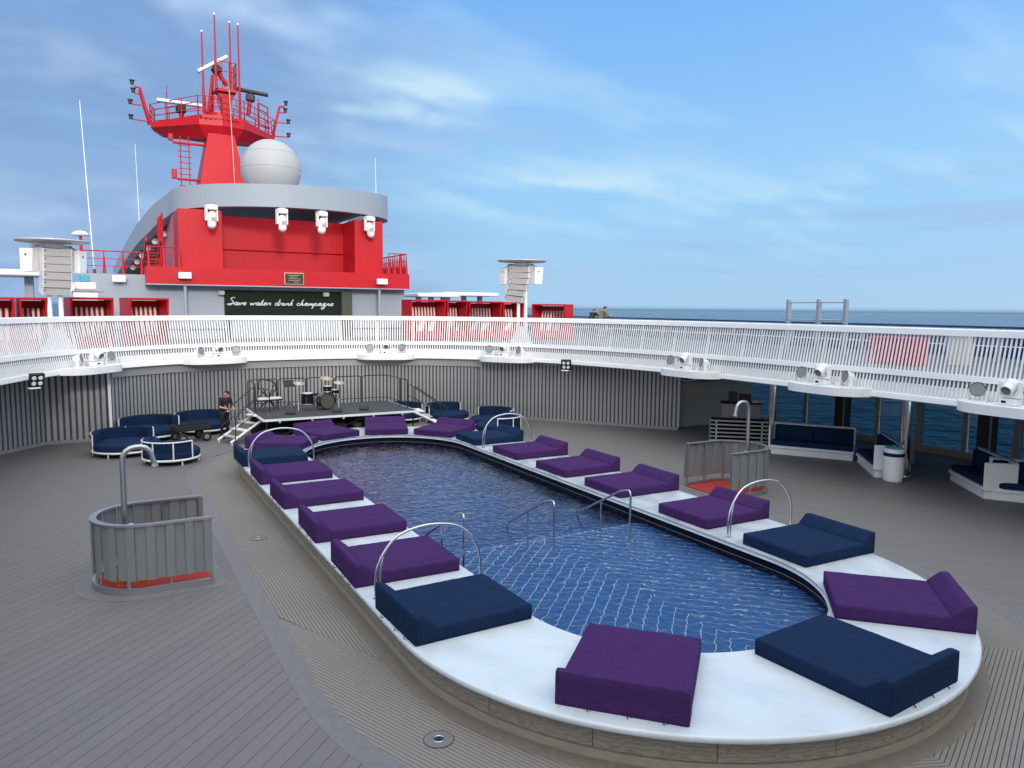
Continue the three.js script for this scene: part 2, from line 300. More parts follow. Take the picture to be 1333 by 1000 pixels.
// ------------------------------------------------------------------ swimming pool
{
  const pool = thing('swimming_pool', 'long oval swimming pool raised on a white stone surround', 'pool', [0, 0, 0]);
  const top = plan(stadium(4.3, 64), 0.37, 0.45, [stadium(2.48, 64)], 0.03);
  { const p = top.attributes.position, uv = top.attributes.uv; for (let i = 0; i < p.count; i++) uv.setXY(i, p.getX(i) * 0.22, p.getZ(i) * 0.22); }
  part('stone_surround', toCreasedNormals(top, 0.7), M.marble, pool);
  // skirt panels with open joints
  const per0 = stadium(4.18, 96), acc = [0]; const cl = [...per0, per0[0]];
  for (let i = 1; i < cl.length; i++) acc.push(acc[i - 1] + Math.hypot(cl[i][0] - cl[i - 1][0], cl[i][1] - cl[i - 1][1]));
  const total = acc[acc.length - 1], pt = s => { s = ((s % total) + total) % total; let i = 1; while (acc[i] < s) i++; const t = (s - acc[i - 1]) / (acc[i] - acc[i - 1] || 1); return [mix(cl[i - 1][0], cl[i][0], t), mix(cl[i - 1][1], cl[i][1], t)]; };
  const curved = (s0, s1, y0, y1, th, n = 10) => {
    const out = [], inn = []; for (let i = 0; i <= n; i++) { const s = s0 + (s1 - s0) * i / n, a = pt(s), b = pt(s + 0.02), l = Math.hypot(b[0] - a[0], b[1] - a[1]), nx = (b[1] - a[1]) / l, nz = -(b[0] - a[0]) / l; out.push([a[0] + nx * th[0], a[1] + nz * th[0]]); inn.push([a[0] + nx * th[1], a[1] + nz * th[1]]); }
    const pos = [], uv = []; const q = (A, B, C2, D, ua, ub, va, vb) => { pos.push(...A, ...B, ...C2, ...A, ...C2, ...D); uv.push(ua, va, ub, va, ub, vb, ua, va, ub, vb, ua, vb); };
    for (let i = 0; i < n; i++) { const a = out[i], b = out[i + 1], c = inn[i], d = inn[i + 1], u0 = (s0 + (s1 - s0) * i / n) * 0.5, u1 = (s0 + (s1 - s0) * (i + 1) / n) * 0.5; q([a[0], y0, a[1]], [b[0], y0, b[1]], [b[0], y1, b[1]], [a[0], y1, a[1]], u0, u1, 0, (y1 - y0) * 2.2); q([a[0], y1, a[1]], [b[0], y1, b[1]], [d[0], y1, d[1]], [c[0], y1, c[1]], u0, u1, 0, 0.1); }
    for (const i of [0, n]) q([out[i][0], y0, out[i][1]], [inn[i][0], y0, inn[i][1]], [inn[i][0], y1, inn[i][1]], [out[i][0], y1, out[i][1]], 0, 0.05, 0, 0.5);
    const g = new THREE.BufferGeometry(); g.setAttribute('position', new THREE.Float32BufferAttribute(pos, 3)); g.setAttribute('uv', new THREE.Float32BufferAttribute(uv, 2)); g.computeVertexNormals(); return toCreasedNormals(g, 0.5);
  };
  const N = 40;
  for (let i = 0; i < N; i++) part('skirt_panel', curved(total * i / N + 0.004, total * (i + 1) / N - 0.004, 0.11, 0.365, [0.0, -0.03]), M.skirt, pool);
  part('plinth', curved(0, total, 0, 0.10, [0.018, -0.03], 200), M.plinth, pool);
  part('skirt_backing', plan(stadium(4.14), 0, 0.36, [stadium(4.1)]), M.caulk, pool);
  part('pool_wall', plan(stadium(2.62, 64), -1.3, 0.40, [stadium(2.52, 64)]), M.navyTile, pool);
  part('waterline_trim', plan(stadium(2.53, 64), 0.216, 0.224, [stadium(2.512, 64)]), M.plinth, pool);
  part('pool_floor', plan(stadium(2.6), -1.3, -1.2), M.poolDeep, pool);
  const inPool = (x, z) => dist(x, z) < 2.53;
  const shelfOut = []; { for (let i = 0; i <= 40; i++) { const a = Math.PI * i / 40; shelfOut.push([XC + 2.56 * Math.cos(a), ZN + 2.56 * Math.sin(a)]); } shelfOut.push([XC - 2.56, -12.35], [XC + 2.56, -12.35]); }
  part('shallow_shelf', plan(shelfOut, -1.2, -0.04), M.poolFloor, pool);
  for (let k = 1; k <= 3; k++) part('pool_step', box(5.1, 1.0 - k * 0.25, 0.32, XC, -1.2 + (1.0 - k * 0.25) / 2, -12.35 - 0.16 - (k - 1) * 0.33), M.poolFloor, pool);
  // chevron of white tile lines on the shelf
  for (let side = -1; side <= 1; side += 2) for (let z = -16; z < -6.2; z += 0.29) {
    // line from apex (XC+0.1, z) running outwards and aft at 45 degrees
    let s0 = null, s1 = null; for (let s = 0; s < 3.6; s += 0.02) { const x = XC + 0.08 + side * s * Math.SQRT1_2, zz = z + s * Math.SQRT1_2; const ok = inPool(x, zz) && zz > -12.33; if (ok && s0 === null) s0 = s; if (ok) s1 = s; }
    if (s0 === null || s1 - s0 < 0.1) continue;
    const m = (s0 + s1) / 2; part('tile_line', box(s1 - s0, 0.004, 0.0105, XC + 0.08 + side * m * Math.SQRT1_2, -0.036, z + m * Math.SQRT1_2, side > 0 ? -Math.PI / 4 : Math.PI / 4 + Math.PI / 2 * 2), M.lineWhite, pool);
  }
  part('tile_line', box(4.9, 0.004, 0.017, XC, -0.0355, -12.3), M.lineWhite, pool);
  // water: rippled surface
  const nx = 170, nz = 570, x0 = XC - 2.6, z0 = ZF - 2.6, w = 5.2, d = ZN - ZF + 5.2, pos = [], idx = [], id = new Int32Array((nx + 1) * (nz + 1)).fill(-1);
  const hgt = (x, z) => 0.012 * fbm(x * 1.5 + 0.4 * z, z * 2.4, 0.3, 2) + 0.014 * fbm(x * 3.2 - 0.8 * z + 7, z * 4.6 + 0.5 * x, 2.3, 2) + 0.012 * noise3.noise(x * 7.2 - 2.5 * z, z * 9.4 + x, 5) + 0.006 * noise3.noise(x * 13 + 4 * z, z * 15, 8);
  for (let j = 0; j < nz; j++) for (let i = 0; i < nx; i++) {
    if (dist(x0 + (i + 0.5) * w / nx, z0 + (j + 0.5) * d / nz) > 2.58) continue;
    const v = (a, b) => { const k = b * (nx + 1) + a; if (id[k] < 0) { id[k] = pos.length / 3; const x = x0 + a * w / nx, z = z0 + b * d / nz; pos.push(x, 0.2 + hgt(x, z), z); } return id[k]; };
    const a = v(i, j), b = v(i + 1, j), c = v(i + 1, j + 1), e = v(i, j + 1); idx.push(a, c, b, a, e, c);
  }
  const g = new THREE.BufferGeometry(); g.setAttribute('position', new THREE.Float32BufferAttribute(pos, 3)); g.setIndex(idx); g.computeVertexNormals();
  const water = part('pool_water', g, phy(C(0.80, 0.92, 1.0), 0.02, { transmission: 1, thickness: 1, ior: 1.33 }), scene);
  water.userData = { kind: 'structure' };
  // three stair handrails standing in the water
  const mkRail = (x, lab) => {
    const t = thing('pool_handrail', lab, 'handrail', [x, -0.04, -11.25], 0, 'handrails at the pool steps');
    part('rail', bent([[0, 0, 0], [0, 1.24, 0], [0.02, 1.14, -0.35], [0.06, 0.34, -1.85], [0.06, 0.12, -1.95]], 0.1, 0.022, 10), M.steel, t);
    part('post', bar([0.03, -0.7, -1.0], [0.03, 0.805, -1.0], 0.019, 0.019, 10), M.steel, t);
    part('foot_flange', cyl(0.05, 0.05, 0.012, 0, 0, 0), M.steel, t);
  };
  mkRail(5.37, 'steel pool handrail beside the purple daybed and the white surround'); mkRail(7.2, 'steel pool handrail standing in the middle of the pool'); mkRail(8.95, 'steel pool handrail close to the dark far wall of the pool');
  // chrome hoops across the surround
  const hoop = (x0, z, lab) => {
    const t = thing('chrome_hoop', lab, 'grab rail', [x0, 0.45, z], 0, 'hoops over the surround');
    part('arch', tube([[0, 0, 0], [0, 0.35, 0], [0.09, 0.62, 0], [0.32, 0.88, 0], [0.66, 0.985, 0], [1.04, 0.985, 0], [1.38, 0.88, 0], [1.61, 0.62, 0], [1.7, 0.35, 0], [1.7, 0, 0]], 0.021, 70, 10), M.steel, t);
    part('stay', bent([[0.055, 0, 0.01], [0.055, 0.42, 0.01], [0.12, 0.64, 0.005]], 0.1, 0.014, 8), M.steel, t);
    for (const x of [0, 1.7]) part('foot_flange', cyl(0.045, 0.045, 0.012, x, 0, 0), M.steel, t);
  };
  hoop(3.42, -10.14, 'chrome hoop between navy and purple daybeds, close to a pool handrail');
  hoop(3.38, -20.2, 'chrome hoop beside the navy daybed next to the stage steps');
  hoop(10.2, -9.9, 'chrome hoop beside a navy daybed, in front of the shower screen');
  hoop(10.15, -19.95, 'chrome hoop beside the navy daybed in front of the round sofas');
}
// ------------------------------------------------------------------ daybeds on the surround
{
  const L = 1.74, W = 1.42;
  // a soft filled block between x0 and x1, top height given by H(x): rounded edges, sag, wrinkles across and a seam down the middle
  const block = (x0, x1, w, H, sd, nx, r = 0.017) => {
    const g0 = new THREE.BoxGeometry(x1 - x0, 1, w, nx, 5, 28), p = g0.attributes.position, hx = (x1 - x0) / 2, hz = w / 2;
    for (let i = 0; i < p.count; i++) {
      let x = p.getX(i), y = p.getY(i) + 0.5, z = p.getZ(i); const top = H(x + (x0 + x1) / 2); y *= top;
      const cx = Math.max(-hx + r, Math.min(hx - r, x)), cy = Math.max(r * 0.6, Math.min(top - r, y)), cz = Math.max(-hz + r, Math.min(hz - r, z)), d = Math.hypot(x - cx, y - cy, z - cz);
      if (d > 1e-6) { const k = Math.min(1, r / d); x = cx + (x - cx) * k; y = cy + (y - cy) * k; z = cz + (z - cz) * k; }
      const X = x + (x0 + x1) / 2, up = y / top;
      y += up * (0.007 * fbm(X * 1.3 + sd, z * 1.3, sd * 1.7, 2) + 0.007 * fbm(X * 9 + 2 * z + sd, z * 1.6 + sd, 3.1, 3) - 0.007 * Math.exp(-((z / 0.03) ** 2)) * (0.6 + noise3.noise(X * 3, sd, 1)));
      if (Math.abs(z) > hz - r * 1.1) z += Math.sign(z) * 0.006 * fbm(X * 11 + sd, y * 3, sd, 2); if (Math.abs(x) > hx - r * 1.1) x += Math.sign(x) * 0.006 * fbm(z * 11 + sd, y * 3, sd + 4, 2);
      p.setXYZ(i, x + (x0 + x1) / 2, Math.max(0, y), z);
    }
    g0.deleteAttribute('uv'); g0.deleteAttribute('normal'); const g = mergeVertices(g0, 1e-4), q = g.attributes.position, uv = []; for (let i = 0; i < q.count; i++) uv.push(q.getZ(i) * 0.9 + q.getY(i) * 0.3, q.getX(i) * 0.9 + q.getY(i) * 0.8); g.setAttribute('uv', new THREE.Float32BufferAttribute(uv, 2)); g.computeVertexNormals(); return g;
  };
  const strapG = tube([[0, 0.02, 0], [-0.03, 0.015, 0.01], [-0.035, -0.02, 0.03], [0, -0.01, 0.05]], 0.006, 12, 5);
  let count = 0;
  // local +x runs from the bolster towards the pool
  const bed = (colour, x, z, ang, label) => {
    const t = thing(colour + '_daybed', label, 'daybed', [x, 0.452, z], ang, 'daybeds round the pool'), m = M[colour], sd = ++count * 3.7;
    part('mattress', block(0.27, L, W, () => 0.2, sd, 34), m, t); part('bolster', block(0, 0.30, W + 0.008, q => q < 0.11 ? 0.372 : mix(0.372, 0.205, Math.min(1, (q - 0.11) / 0.19)), sd + 1.3, 10, 0.017), m, t);
    for (const s of [-0.35, 0.1, 0.42]) part('strap', strapG, M.rubber, t, { pos: [0, 0.01, s + rr(-0.05, 0.05)] });
    return t;
  };
  bed('navy', 3.32, -9.12, 0.03, 'navy daybed between a chrome hoop and the shallow end, on the open deck side');
  const port = [[-11.38, 'purple daybed behind the chrome hoop, opposite the standing pool handrails'], [-13.8, 'purple daybed second along from the chrome hoop, on the open deck side of the pool'], [-16.36, 'purple daybed third along from the chrome hoop, on the open deck side of the pool'], [-18.8, 'purple daybed against the hoop beside the navy daybed near the stage steps']];
  for (const [z, lab] of port) bed('purple', 3.29 + rr(-0.02, 0.02), z, rr(-0.02, 0.02), lab);
  bed('navy', 3.24, -21.1, 0, 'navy daybed under a chrome hoop near the white stage steps');
  const stbd = [[-18.6, 'purple daybed between the far hoop and the row of purple beds, nearest the round sofas'], [-16.15, 'purple daybed second from the round sofas along the shower screen side'], [-13.85, 'purple daybed level with the handrail standing by the dark pool wall'], [-11.17, 'purple daybed beside the chrome hoop, in front of the grey shower screen']];
  for (const [z, lab] of stbd) bed('purple', 11.9 + rr(-0.02, 0.02), z, Math.PI + rr(-0.02, 0.02), lab);
  bed('navy', 11.88, -8.75, Math.PI - 0.02, 'navy daybed beside the chrome hoop on the side of the grey shower screen and bin');
  bed('navy', 11.84, -21.1, Math.PI, 'navy daybed behind a chrome hoop, in front of the round sofas');
  const onArc = (colour, zc, deg, R, lab, turn = 0) => { const a = deg * D2R, x = XC + R * Math.cos(a), z = zc + R * Math.sin(a); bed(colour, x, z, Math.PI - a + turn, lab); };
  onArc('purple', ZN, 136, 4.08, 'purple daybed with its back to the floor plate, at the rounded shallow end', -0.02);
  onArc('navy', ZN, 86.5, 4.17, 'navy daybed across the rounded shallow end, between two purple ones', 0.02);
  onArc('purple', ZN, 45.5, 4.2, 'purple daybed between two navy ones at the rounded shallow end');
  onArc('purple', ZF, 216, 4.22, 'purple daybed between the navy one and the stage steps');
  onArc('purple', ZF, 252, 4.22, 'purple daybed in front of the stage, on the drum kit side');
  onArc('purple', ZF, 288, 4.22, 'purple daybed in front of the stage, facing straight down the pool');
  onArc('purple', ZF, 324, 4.22, 'purple daybed by the second stage steps, next to the round sofas');
}
// ------------------------------------------------------------------ upper deck ring
const NX = 7.1, RZ = -16;
function ringRaw(t) { // t: angle; superellipse, squarer behind the camera
  const c = Math.cos(t), s = Math.sin(t), n = s < 0 ? 2.4 : 5, b = s < 0 ? 15.3 : 17.6;
  return [NX + 10.5 * Math.sign(c) * Math.pow(Math.abs(c), 2 / n), RZ + b * Math.sign(s) * Math.pow(Math.abs(s), 2 / n)];
}
const RING = [];   // {x,z,nx,nz,s}: dense, equal steps; runs from starboard aft, round the far end, to port aft
let RLEN = 0;
{
  const raw = []; for (let i = 0; i <= 6000; i++) raw.push(ringRaw(Math.PI / 2 - 2 * Math.PI * i / 6000));
  const acc = [0]; for (let i = 1; i < raw.length; i++) acc.push(acc[i - 1] + Math.hypot(raw[i][0] - raw[i - 1][0], raw[i][1] - raw[i - 1][1]));
  RLEN = acc[acc.length - 1]; const n = 1600; let k = 1;
  for (let i = 0; i < n; i++) { const s = RLEN * i / n; while (acc[k] < s) k++; const t = (s - acc[k - 1]) / (acc[k] - acc[k - 1]); RING.push({ x: mix(raw[k - 1][0], raw[k][0], t), z: mix(raw[k - 1][1], raw[k][1], t), s }); }
  for (let i = 0; i < n; i++) { const a = RING[(i + n - 1) % n], b = RING[(i + 1) % n], l = Math.hypot(b.x - a.x, b.z - a.z); RING[i].nx = -(b.z - a.z) / l; RING[i].nz = (b.x - a.x) / l; const cx = RING[i].x - NX, cz = RING[i].z - RZ; if (RING[i].nx * cx + RING[i].nz * cz < 0) { RING[i].nx *= -1; RING[i].nz *= -1; } }
}
const ringAt = s => { const n = RING.length, f = (((s / RLEN) % 1) + 1) % 1 * n, i = Math.floor(f), t = f - i, a = RING[i], b = RING[(i + 1) % n]; return { x: mix(a.x, b.x, t), z: mix(a.z, b.z, t), nx: mix(a.nx, b.nx, t), nz: mix(a.nz, b.nz, t), s }; };
const ringPx = px => { const b = bearing(px); let best = null, e = 9; for (const r of RING) { if (r.z > -3) continue; const d = Math.abs(Math.atan2(r.x, -r.z) - b); if (d < e) { e = d; best = r; } } return best; };
const beyond = (px, extra) => { const r = ringPx(px), b = bearing(px), d = Math.hypot(r.x, r.z) + extra; return [Math.sin(b) * d, UP, -Math.cos(b) * d]; };   // on that column, a little past the ring
const off = (r, o, y) => [r.x + r.nx * o, y, r.z + r.nz * o];
// sweep a cross-section [[outward offset, y],...] round the ring between two lengths
function sweep(sec, s0, s1, step = 0.25, closed = true) {
  const n = Math.max(2, Math.ceil((s1 - s0) / step)), pos = [], uv = [], m = sec.length, rows = [];
  for (let i = 0; i <= n; i++) { const s = s0 + (s1 - s0) * i / n, r = ringAt(s); rows.push(sec.map(([o, y]) => off(r, o, y))); }
  for (let i = 0; i < n; i++) for (let k = 0; k < (closed ? m : m - 1); k++) { const a = rows[i][k], b = rows[i + 1][k], c = rows[i + 1][(k + 1) % m], d = rows[i][(k + 1) % m]; const u0 = (s0 + (s1 - s0) * i / n) * 0.3, u1 = (s0 + (s1 - s0) * (i + 1) / n) * 0.3, v0 = sec[k][1] * 0.3, v1 = sec[(k + 1) % m][1] * 0.3; pos.push(...a, ...b, ...c, ...a, ...c, ...d); uv.push(u0, v0, u1, v0, u1, v1, u0, v0, u1, v1, u0, v1); }
  const cap = r => { for (let k = 1; k < m - 1; k++) { pos.push(...r[0], ...r[k], ...r[k + 1]); uv.push(0, 0, 0.1, 0, 0.1, 0.1); } };
  if (closed) { cap(rows[0]); cap([...rows[n]].reverse()); }
  const g = new THREE.BufferGeometry(); g.setAttribute('position', new THREE.Float32BufferAttribute(pos, 3)); g.setAttribute('uv', new THREE.Float32BufferAttribute(uv, 2)); g.computeVertexNormals(); return toCreasedNormals(mergeVertices(g), 0.5);
}
const UP = 3.1;
{
  const ud = struct('upper_deck');
  const hole = RING.filter((_, i) => i % 8 === 0).map(r => [r.x + r.nx * 0.16, r.z + r.nz * 0.16]);
  part('deck_slab', plan([[-10.2, 9], [25.3, 9], [25.3, -95], [-10.2, -95]], 2.56, UP, [hole]), M.track, ud);
  part('soffit', plan([[-10.1, 8.9], [25.2, 8.9], [25.2, -60], [-10.1, -60]], 2.5, 2.556, [hole]), M.ceiling, ud);
  // balustrade round the opening: it leans outwards
  const lean = y => 0.02 + (y - 2.5) * 0.2;                 // outward offset at a height
  const bal = thing('slatted_balustrade', 'white slatted balustrade leaning outwards round the opening above the pool', 'balustrade');
  const S0 = 6, S1 = RLEN - 6;
  part('handrail', sweep([[lean(4.12) - 0.03, 4.125], [lean(4.12) + 0.16, 4.125], [lean(4.3) + 0.14, 4.27], [lean(4.3) + 0.10, 4.3], [lean(4.3), 4.3], [lean(4.3) - 0.035, 4.275]], S0, S1), M.white, bal);
  part('mid_band', sweep([[lean(3.08) - 0.012, 3.08], [lean(3.08) + 0.1, 3.08], [lean(3.22) + 0.1, 3.22], [lean(3.22) - 0.012, 3.22]], S0, S1), M.white, bal);
  part('fascia', sweep([[lean(2.5), 2.495], [lean(2.5) + 0.2, 2.495], [lean(3.1) + 0.12, 3.079], [lean(3.1) + 0.055, 3.079], [lean(2.66) + 0.055, 2.66], [lean(2.62), 2.62]], S0, S1), M.white, bal);
  const n = Math.floor((S1 - S0) / 0.1), slat = [];
  for (let i = 0; i < n; i++) {
    const r = ringAt(S0 + 0.05 + i * 0.1), h = 4.2 - 2.64, lx = Math.hypot(h, h * 0.2);
    const g = new THREE.BoxGeometry(0.038, lx, 0.024); g.rotateX(Math.atan(0.2)); // leans towards +z (outward)
    g.rotateY(Math.atan2(r.nx, r.nz)); const o = lean(3.42) + 0.03; g.translate(r.x + r.nx * o, 3.42, r.z + r.nz * o); slat.push({ g, d: Math.hypot(r.x, r.z), vis: Math.abs(Math.atan2(r.x, -r.z) - YAW) < 0.63 && r.z < -2 });
  }
  slat.sort((a, b) => (b.vis - a.vis) || a.d - b.d);
  slat.slice(0, 298).forEach(s => part('slat', s.g, M.white, bal));
  part('far_slats', slat.slice(298).map(s => s.g), M.white, bal, { kind: 'stuff' });
  for (let s = S0 + 1; s < S1; s += 1.5) part('post', bar(off(ringAt(s), lean(3.1) + 0.14, UP), off(ringAt(s), lean(4.1) + 0.1, 4.13), 0.025), M.white, bal);
  part('soffit_lip', sweep([[0.06, 2.47], [0.2, 2.47], [0.2, 2.4945], [0.06, 2.4945]], S0, S1), M.paleGrey, bal);

  // lamp shelves with their lamps
  const shelves = [[112, 'by the dark wall', 'the black square flood light', 'the stage steps'], [280, 'over the stage steps', 'the white wall post', 'the drum kit'], [503, 'behind the stage', 'the drum kit', 'the red cabana row'], [660, 'under the leaning speaker stack', 'the stage', 'the lone red cabana'], [902, 'over the stacked loungers', 'the black square flood light', 'the exercise bars'], [1082, 'over the long bench', 'the stacked loungers', 'the red chest'], [1330, 'over the second bench group', 'the red chest', 'the viewing terrace']];
  const parG = { hood: new THREE.CylinderGeometry(0.165, 0.145, 0.16, 24, 1, true).rotateX(Math.PI / 2), back: new THREE.SphereGeometry(0.15, 20, 10, 0, Math.PI * 2, 0, Math.PI / 2).rotateX(-Math.PI / 2).translate(0, 0, -0.07), face: new THREE.CylinderGeometry(0.145, 0.145, 0.01, 24).rotateX(Math.PI / 2).translate(0, 0, 0.045) };
  for (const [px, where, nearA, nearB] of shelves) {
    const r = ringPx(px), L = 1.25, base = [];
    for (let i = 0; i <= 24; i++) { const u = -1 + i / 12, q = ringAt(r.s + u * L), o = 0.03 - 0.72 * Math.pow(Math.max(0, 1 - Math.pow(Math.abs(u), 3.2)), 0.55); base.push([q.x + q.nx * o, q.z + q.nz * o]); }
    for (let i = 24; i >= 0; i--) { const q = ringAt(r.s + (-1 + i / 12) * L); base.push([q.x + q.nx * 0.06, q.z + q.nz * 0.06]); }
    part('lamp_shelf', plan(base, 2.46, 2.69, [], 0.008), M.white, bal);
    const ry = Math.atan2(-r.nx, -r.nz), put = (du, o) => { const q = ringAt(r.s + du); return off(q, o, 2.69); };
    const mh = thing('moving_head_lamp', `white moving head lamp on the shelf ${where}`, 'lamp', put(0, -0.3), ry, 'moving head lamps on the balustrade shelves');
    part('base', rbox(0.36, 0.15, 0.3, 0.03, 0, 0.075, 0), M.whiteGloss, mh);
    part('display', box(0.1, 0.05, 0.004, -0.06, 0.08, 0.152), M.blackGloss, mh);
    part('yoke', [rbox(0.06, 0.36, 0.16, 0.025, -0.19, 0.35, 0), rbox(0.06, 0.36, 0.16, 0.025, 0.19, 0.35, 0), rbox(0.42, 0.06, 0.2, 0.025, 0, 0.19, 0)], M.whiteGloss, mh);
    const hd = part('head', [at(new THREE.SphereGeometry(0.165, 24, 16).scale(0.95, 0.95, 1.05), 0, 0.43, 0, 0), at(new THREE.CylinderGeometry(0.12, 0.14, 0.16, 24), 0, 0.36, 0.13, 0, Math.PI / 2 + 0.5)], M.whiteGloss, mh);
    part('lens', at(new THREE.CylinderGeometry(0.1, 0.1, 0.012, 24), 0, 0.322, 0.202, 0, Math.PI / 2 + 0.5), M.lampGlass, hd);
    for (const sd of [-1, 1]) {
      const fl = thing('flood_lamp', '', 'lamp', put(sd * 0.72, -0.26), ry + sd * 0.3, 'round flood lamps on the balustrade shelves');
      fl.userData.label = `round flood lamp on the shelf ${where}, nearer ${sd > 0 ? nearA : nearB}`;
      part('bracket', [rbox(0.03, 0.24, 0.12, 0.01, -0.18, 0.12, 0), rbox(0.03, 0.24, 0.12, 0.01, 0.18, 0.12, 0), rbox(0.39, 0.03, 0.2, 0.01, 0, 0.015, 0)], M.whiteGloss, fl);
      const hood = part('hood', [parG.hood.clone(), parG.back.clone()], M.whiteGloss, fl, { pos: [0, 0.27, 0] }); hood.rotation.x = -0.25;
      part('grille', parG.face, M.grille, hood);
    }
    part('junction_box', rbox(0.16, 0.08, 0.1, 0.01, ...put(-0.36, -0.1).map((v, i) => i === 1 ? v + 0.04 : v), ry), M.whiteGloss, bal);
    part('cable', tube([put(-0.36, -0.06), put(-0.2, -0.02), put(0.3, -0.06), put(0.6, -0.1)].map(p => [p[0], p[1] + 0.02, p[2]]), 0.008, 20, 5), M.boxGrey, bal);
  }
  // black four-lamp floods hung under the edge
  for (const [px, lab] of [[33, 'black square flood light with four lamps on the dark port side edge'], [741, 'black square flood light with four lamps under the white edge beyond the round sofas']]) {
    const r = ringPx(px), t = thing('square_flood', lab, 'flood light', off(r, -0.22, 2.36), Math.atan2(-r.nx, -r.nz) + (px < 100 ? -0.75 : 0.5), 'square black flood lights');
    const bd = part('housing', rbox(0.4, 0.42, 0.12, 0.03, 0, 0.14, 0), M.black, t); bd.rotation.x = 0.3;
    for (const a of [-1, 1]) for (const b of [-1, 1]) part('lamp_lens', at(new THREE.CylinderGeometry(0.055, 0.065, 0.02, 20), a * 0.085, 0.14 + b * 0.085, 0.065, 0, Math.PI / 2), M.whiteGloss, bd);
    part('mount', [rbox(0.3, 0.05, 0.2, 0.02, -0.05, -0.1, -0.04), bar([0, -0.1, -0.05], [0, 0.14, -0.22], 0.03)], M.white, t);
  }
}
// ------------------------------------------------------------------ corrugated walls under the ring
function corrugated(name, label, path, pitch, y1, rib, beam = 0.14) {
  const w = thing(name, label, 'wall'), acc = [0]; for (let i = 1; i < path.length; i++) acc.push(acc[i - 1] + Math.hypot(path[i][0] - path[i - 1][0], path[i][1] - path[i - 1][1]));
  const T = acc[acc.length - 1], at2 = s => { let i = 1; while (i < path.length - 1 && acc[i] < s) i++; const t = (s - acc[i - 1]) / (acc[i] - acc[i - 1]); return { x: mix(path[i - 1][0], path[i][0], t), z: mix(path[i - 1][1], path[i][1], t), a: Math.atan2(-(path[i][1] - path[i - 1][1]), path[i][0] - path[i - 1][0]) }; };
  const ribG = prof([[-pitch * 0.3, 0], [-pitch * 0.24, 0.065], [pitch * 0.24, 0.065], [pitch * 0.3, 0]], y1 - 0.1 - beam).rotateX(-Math.PI / 2).translate(0, (y1 - 0.1 - beam) / 2 + 0.1, 0);
  const seg = (y0, yy, d0, d1) => { const o = []; for (let i = 1; i < path.length; i++) { const l = acc[i] - acc[i - 1], q = at2((acc[i] + acc[i - 1]) / 2 + 1e-4), g = new THREE.BoxGeometry(l + 0.02, yy - y0, d1 - d0); g.translate(0, (y0 + yy) / 2, (d0 + d1) / 2); g.rotateY(q.a); g.translate(q.x, 0, q.z); o.push(g); } return o; };
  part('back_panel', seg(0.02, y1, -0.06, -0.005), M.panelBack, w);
  part('top_beam', seg(y1 - beam, y1, 0.0, 0.075), M.panelRib, w);
  part('base_trim', seg(0.0, 0.1, -0.003, 0.07), M.frameGrey, w);
  const g0 = ribG; // rib faces +z of the local frame
  for (let s = pitch / 2; s < T; s += pitch) { const q = at2(s); const m = part('rib', g0, rib, w); m.position.set(q.x, 0, q.z); m.rotation.y = q.a; }
  return w;
}
{
  const fwd = []; // follows the ring edge behind the stage
  const a = ringPx(150), b = ringPx(624); for (let i = 0; i <= 26; i++) { const r = ringAt(mix(b.s, a.s, i / 26)); fwd.push([r.x + r.nx * 0.28, r.z + r.nz * 0.28]); }
  fwd.reverse();
  corrugated('corrugated_wall', 'pale grey corrugated metal wall behind the stage', fwd, 0.155, 2.47, M.panelRib, 0.3);
  const p0 = fwd[0], p1 = fwd[fwd.length - 1];
  corrugated('corrugated_wall', 'dark corrugated wall in shade, on the side of the open deck', [[-6.6, -21.5], [-5.2, -24.6], [-3.9, -26.6], [-2.75, -27.85], [-1.6, -29.2], [p0[0] - 0.12, p0[1] + 0.12]], 0.185, 2.49, M.panelRib);
  corrugated('corrugated_wall', 'dark corrugated wall in shade, running from the round sofas to the stacked loungers', [[p1[0] - 0.12, p1[1] - 0.02], [16.15, -26.64], [17.9, -24.4], [19.75, -22.0]], 0.165, 2.49, M.panelRib);
  single('wall_edge_post', box(0.09, 2.4, 0.09, p0[0] - 0.05, 1.2, p0[1] + 0.2), M.white, 'narrow white post where the dark wall meets the pale corrugated wall', 'post');
}
// ------------------------------------------------------------------ unseen aft superstructure behind the camera, sized to keep the low sun off the pool deck
{
  const t = thing('shade_superstructure', 'unseen white superstructure behind the camera, sized to shade the pool deck', 'building');
  part('wall', box(35.4, 9.6, 10, XC, UP + 4.8, 12), M.white, t);
  part('parapet', box(35.0, 0.5, 9.6, XC, UP + 9.85, 12), M.paleGrey, t);
  for (let i = 0; i < 12; i++) part('window', box(2.0, 1.6, 0.06, XC - 16 + i * 2.9, UP + 4.6, 6.98), M.blackGloss, t);
}
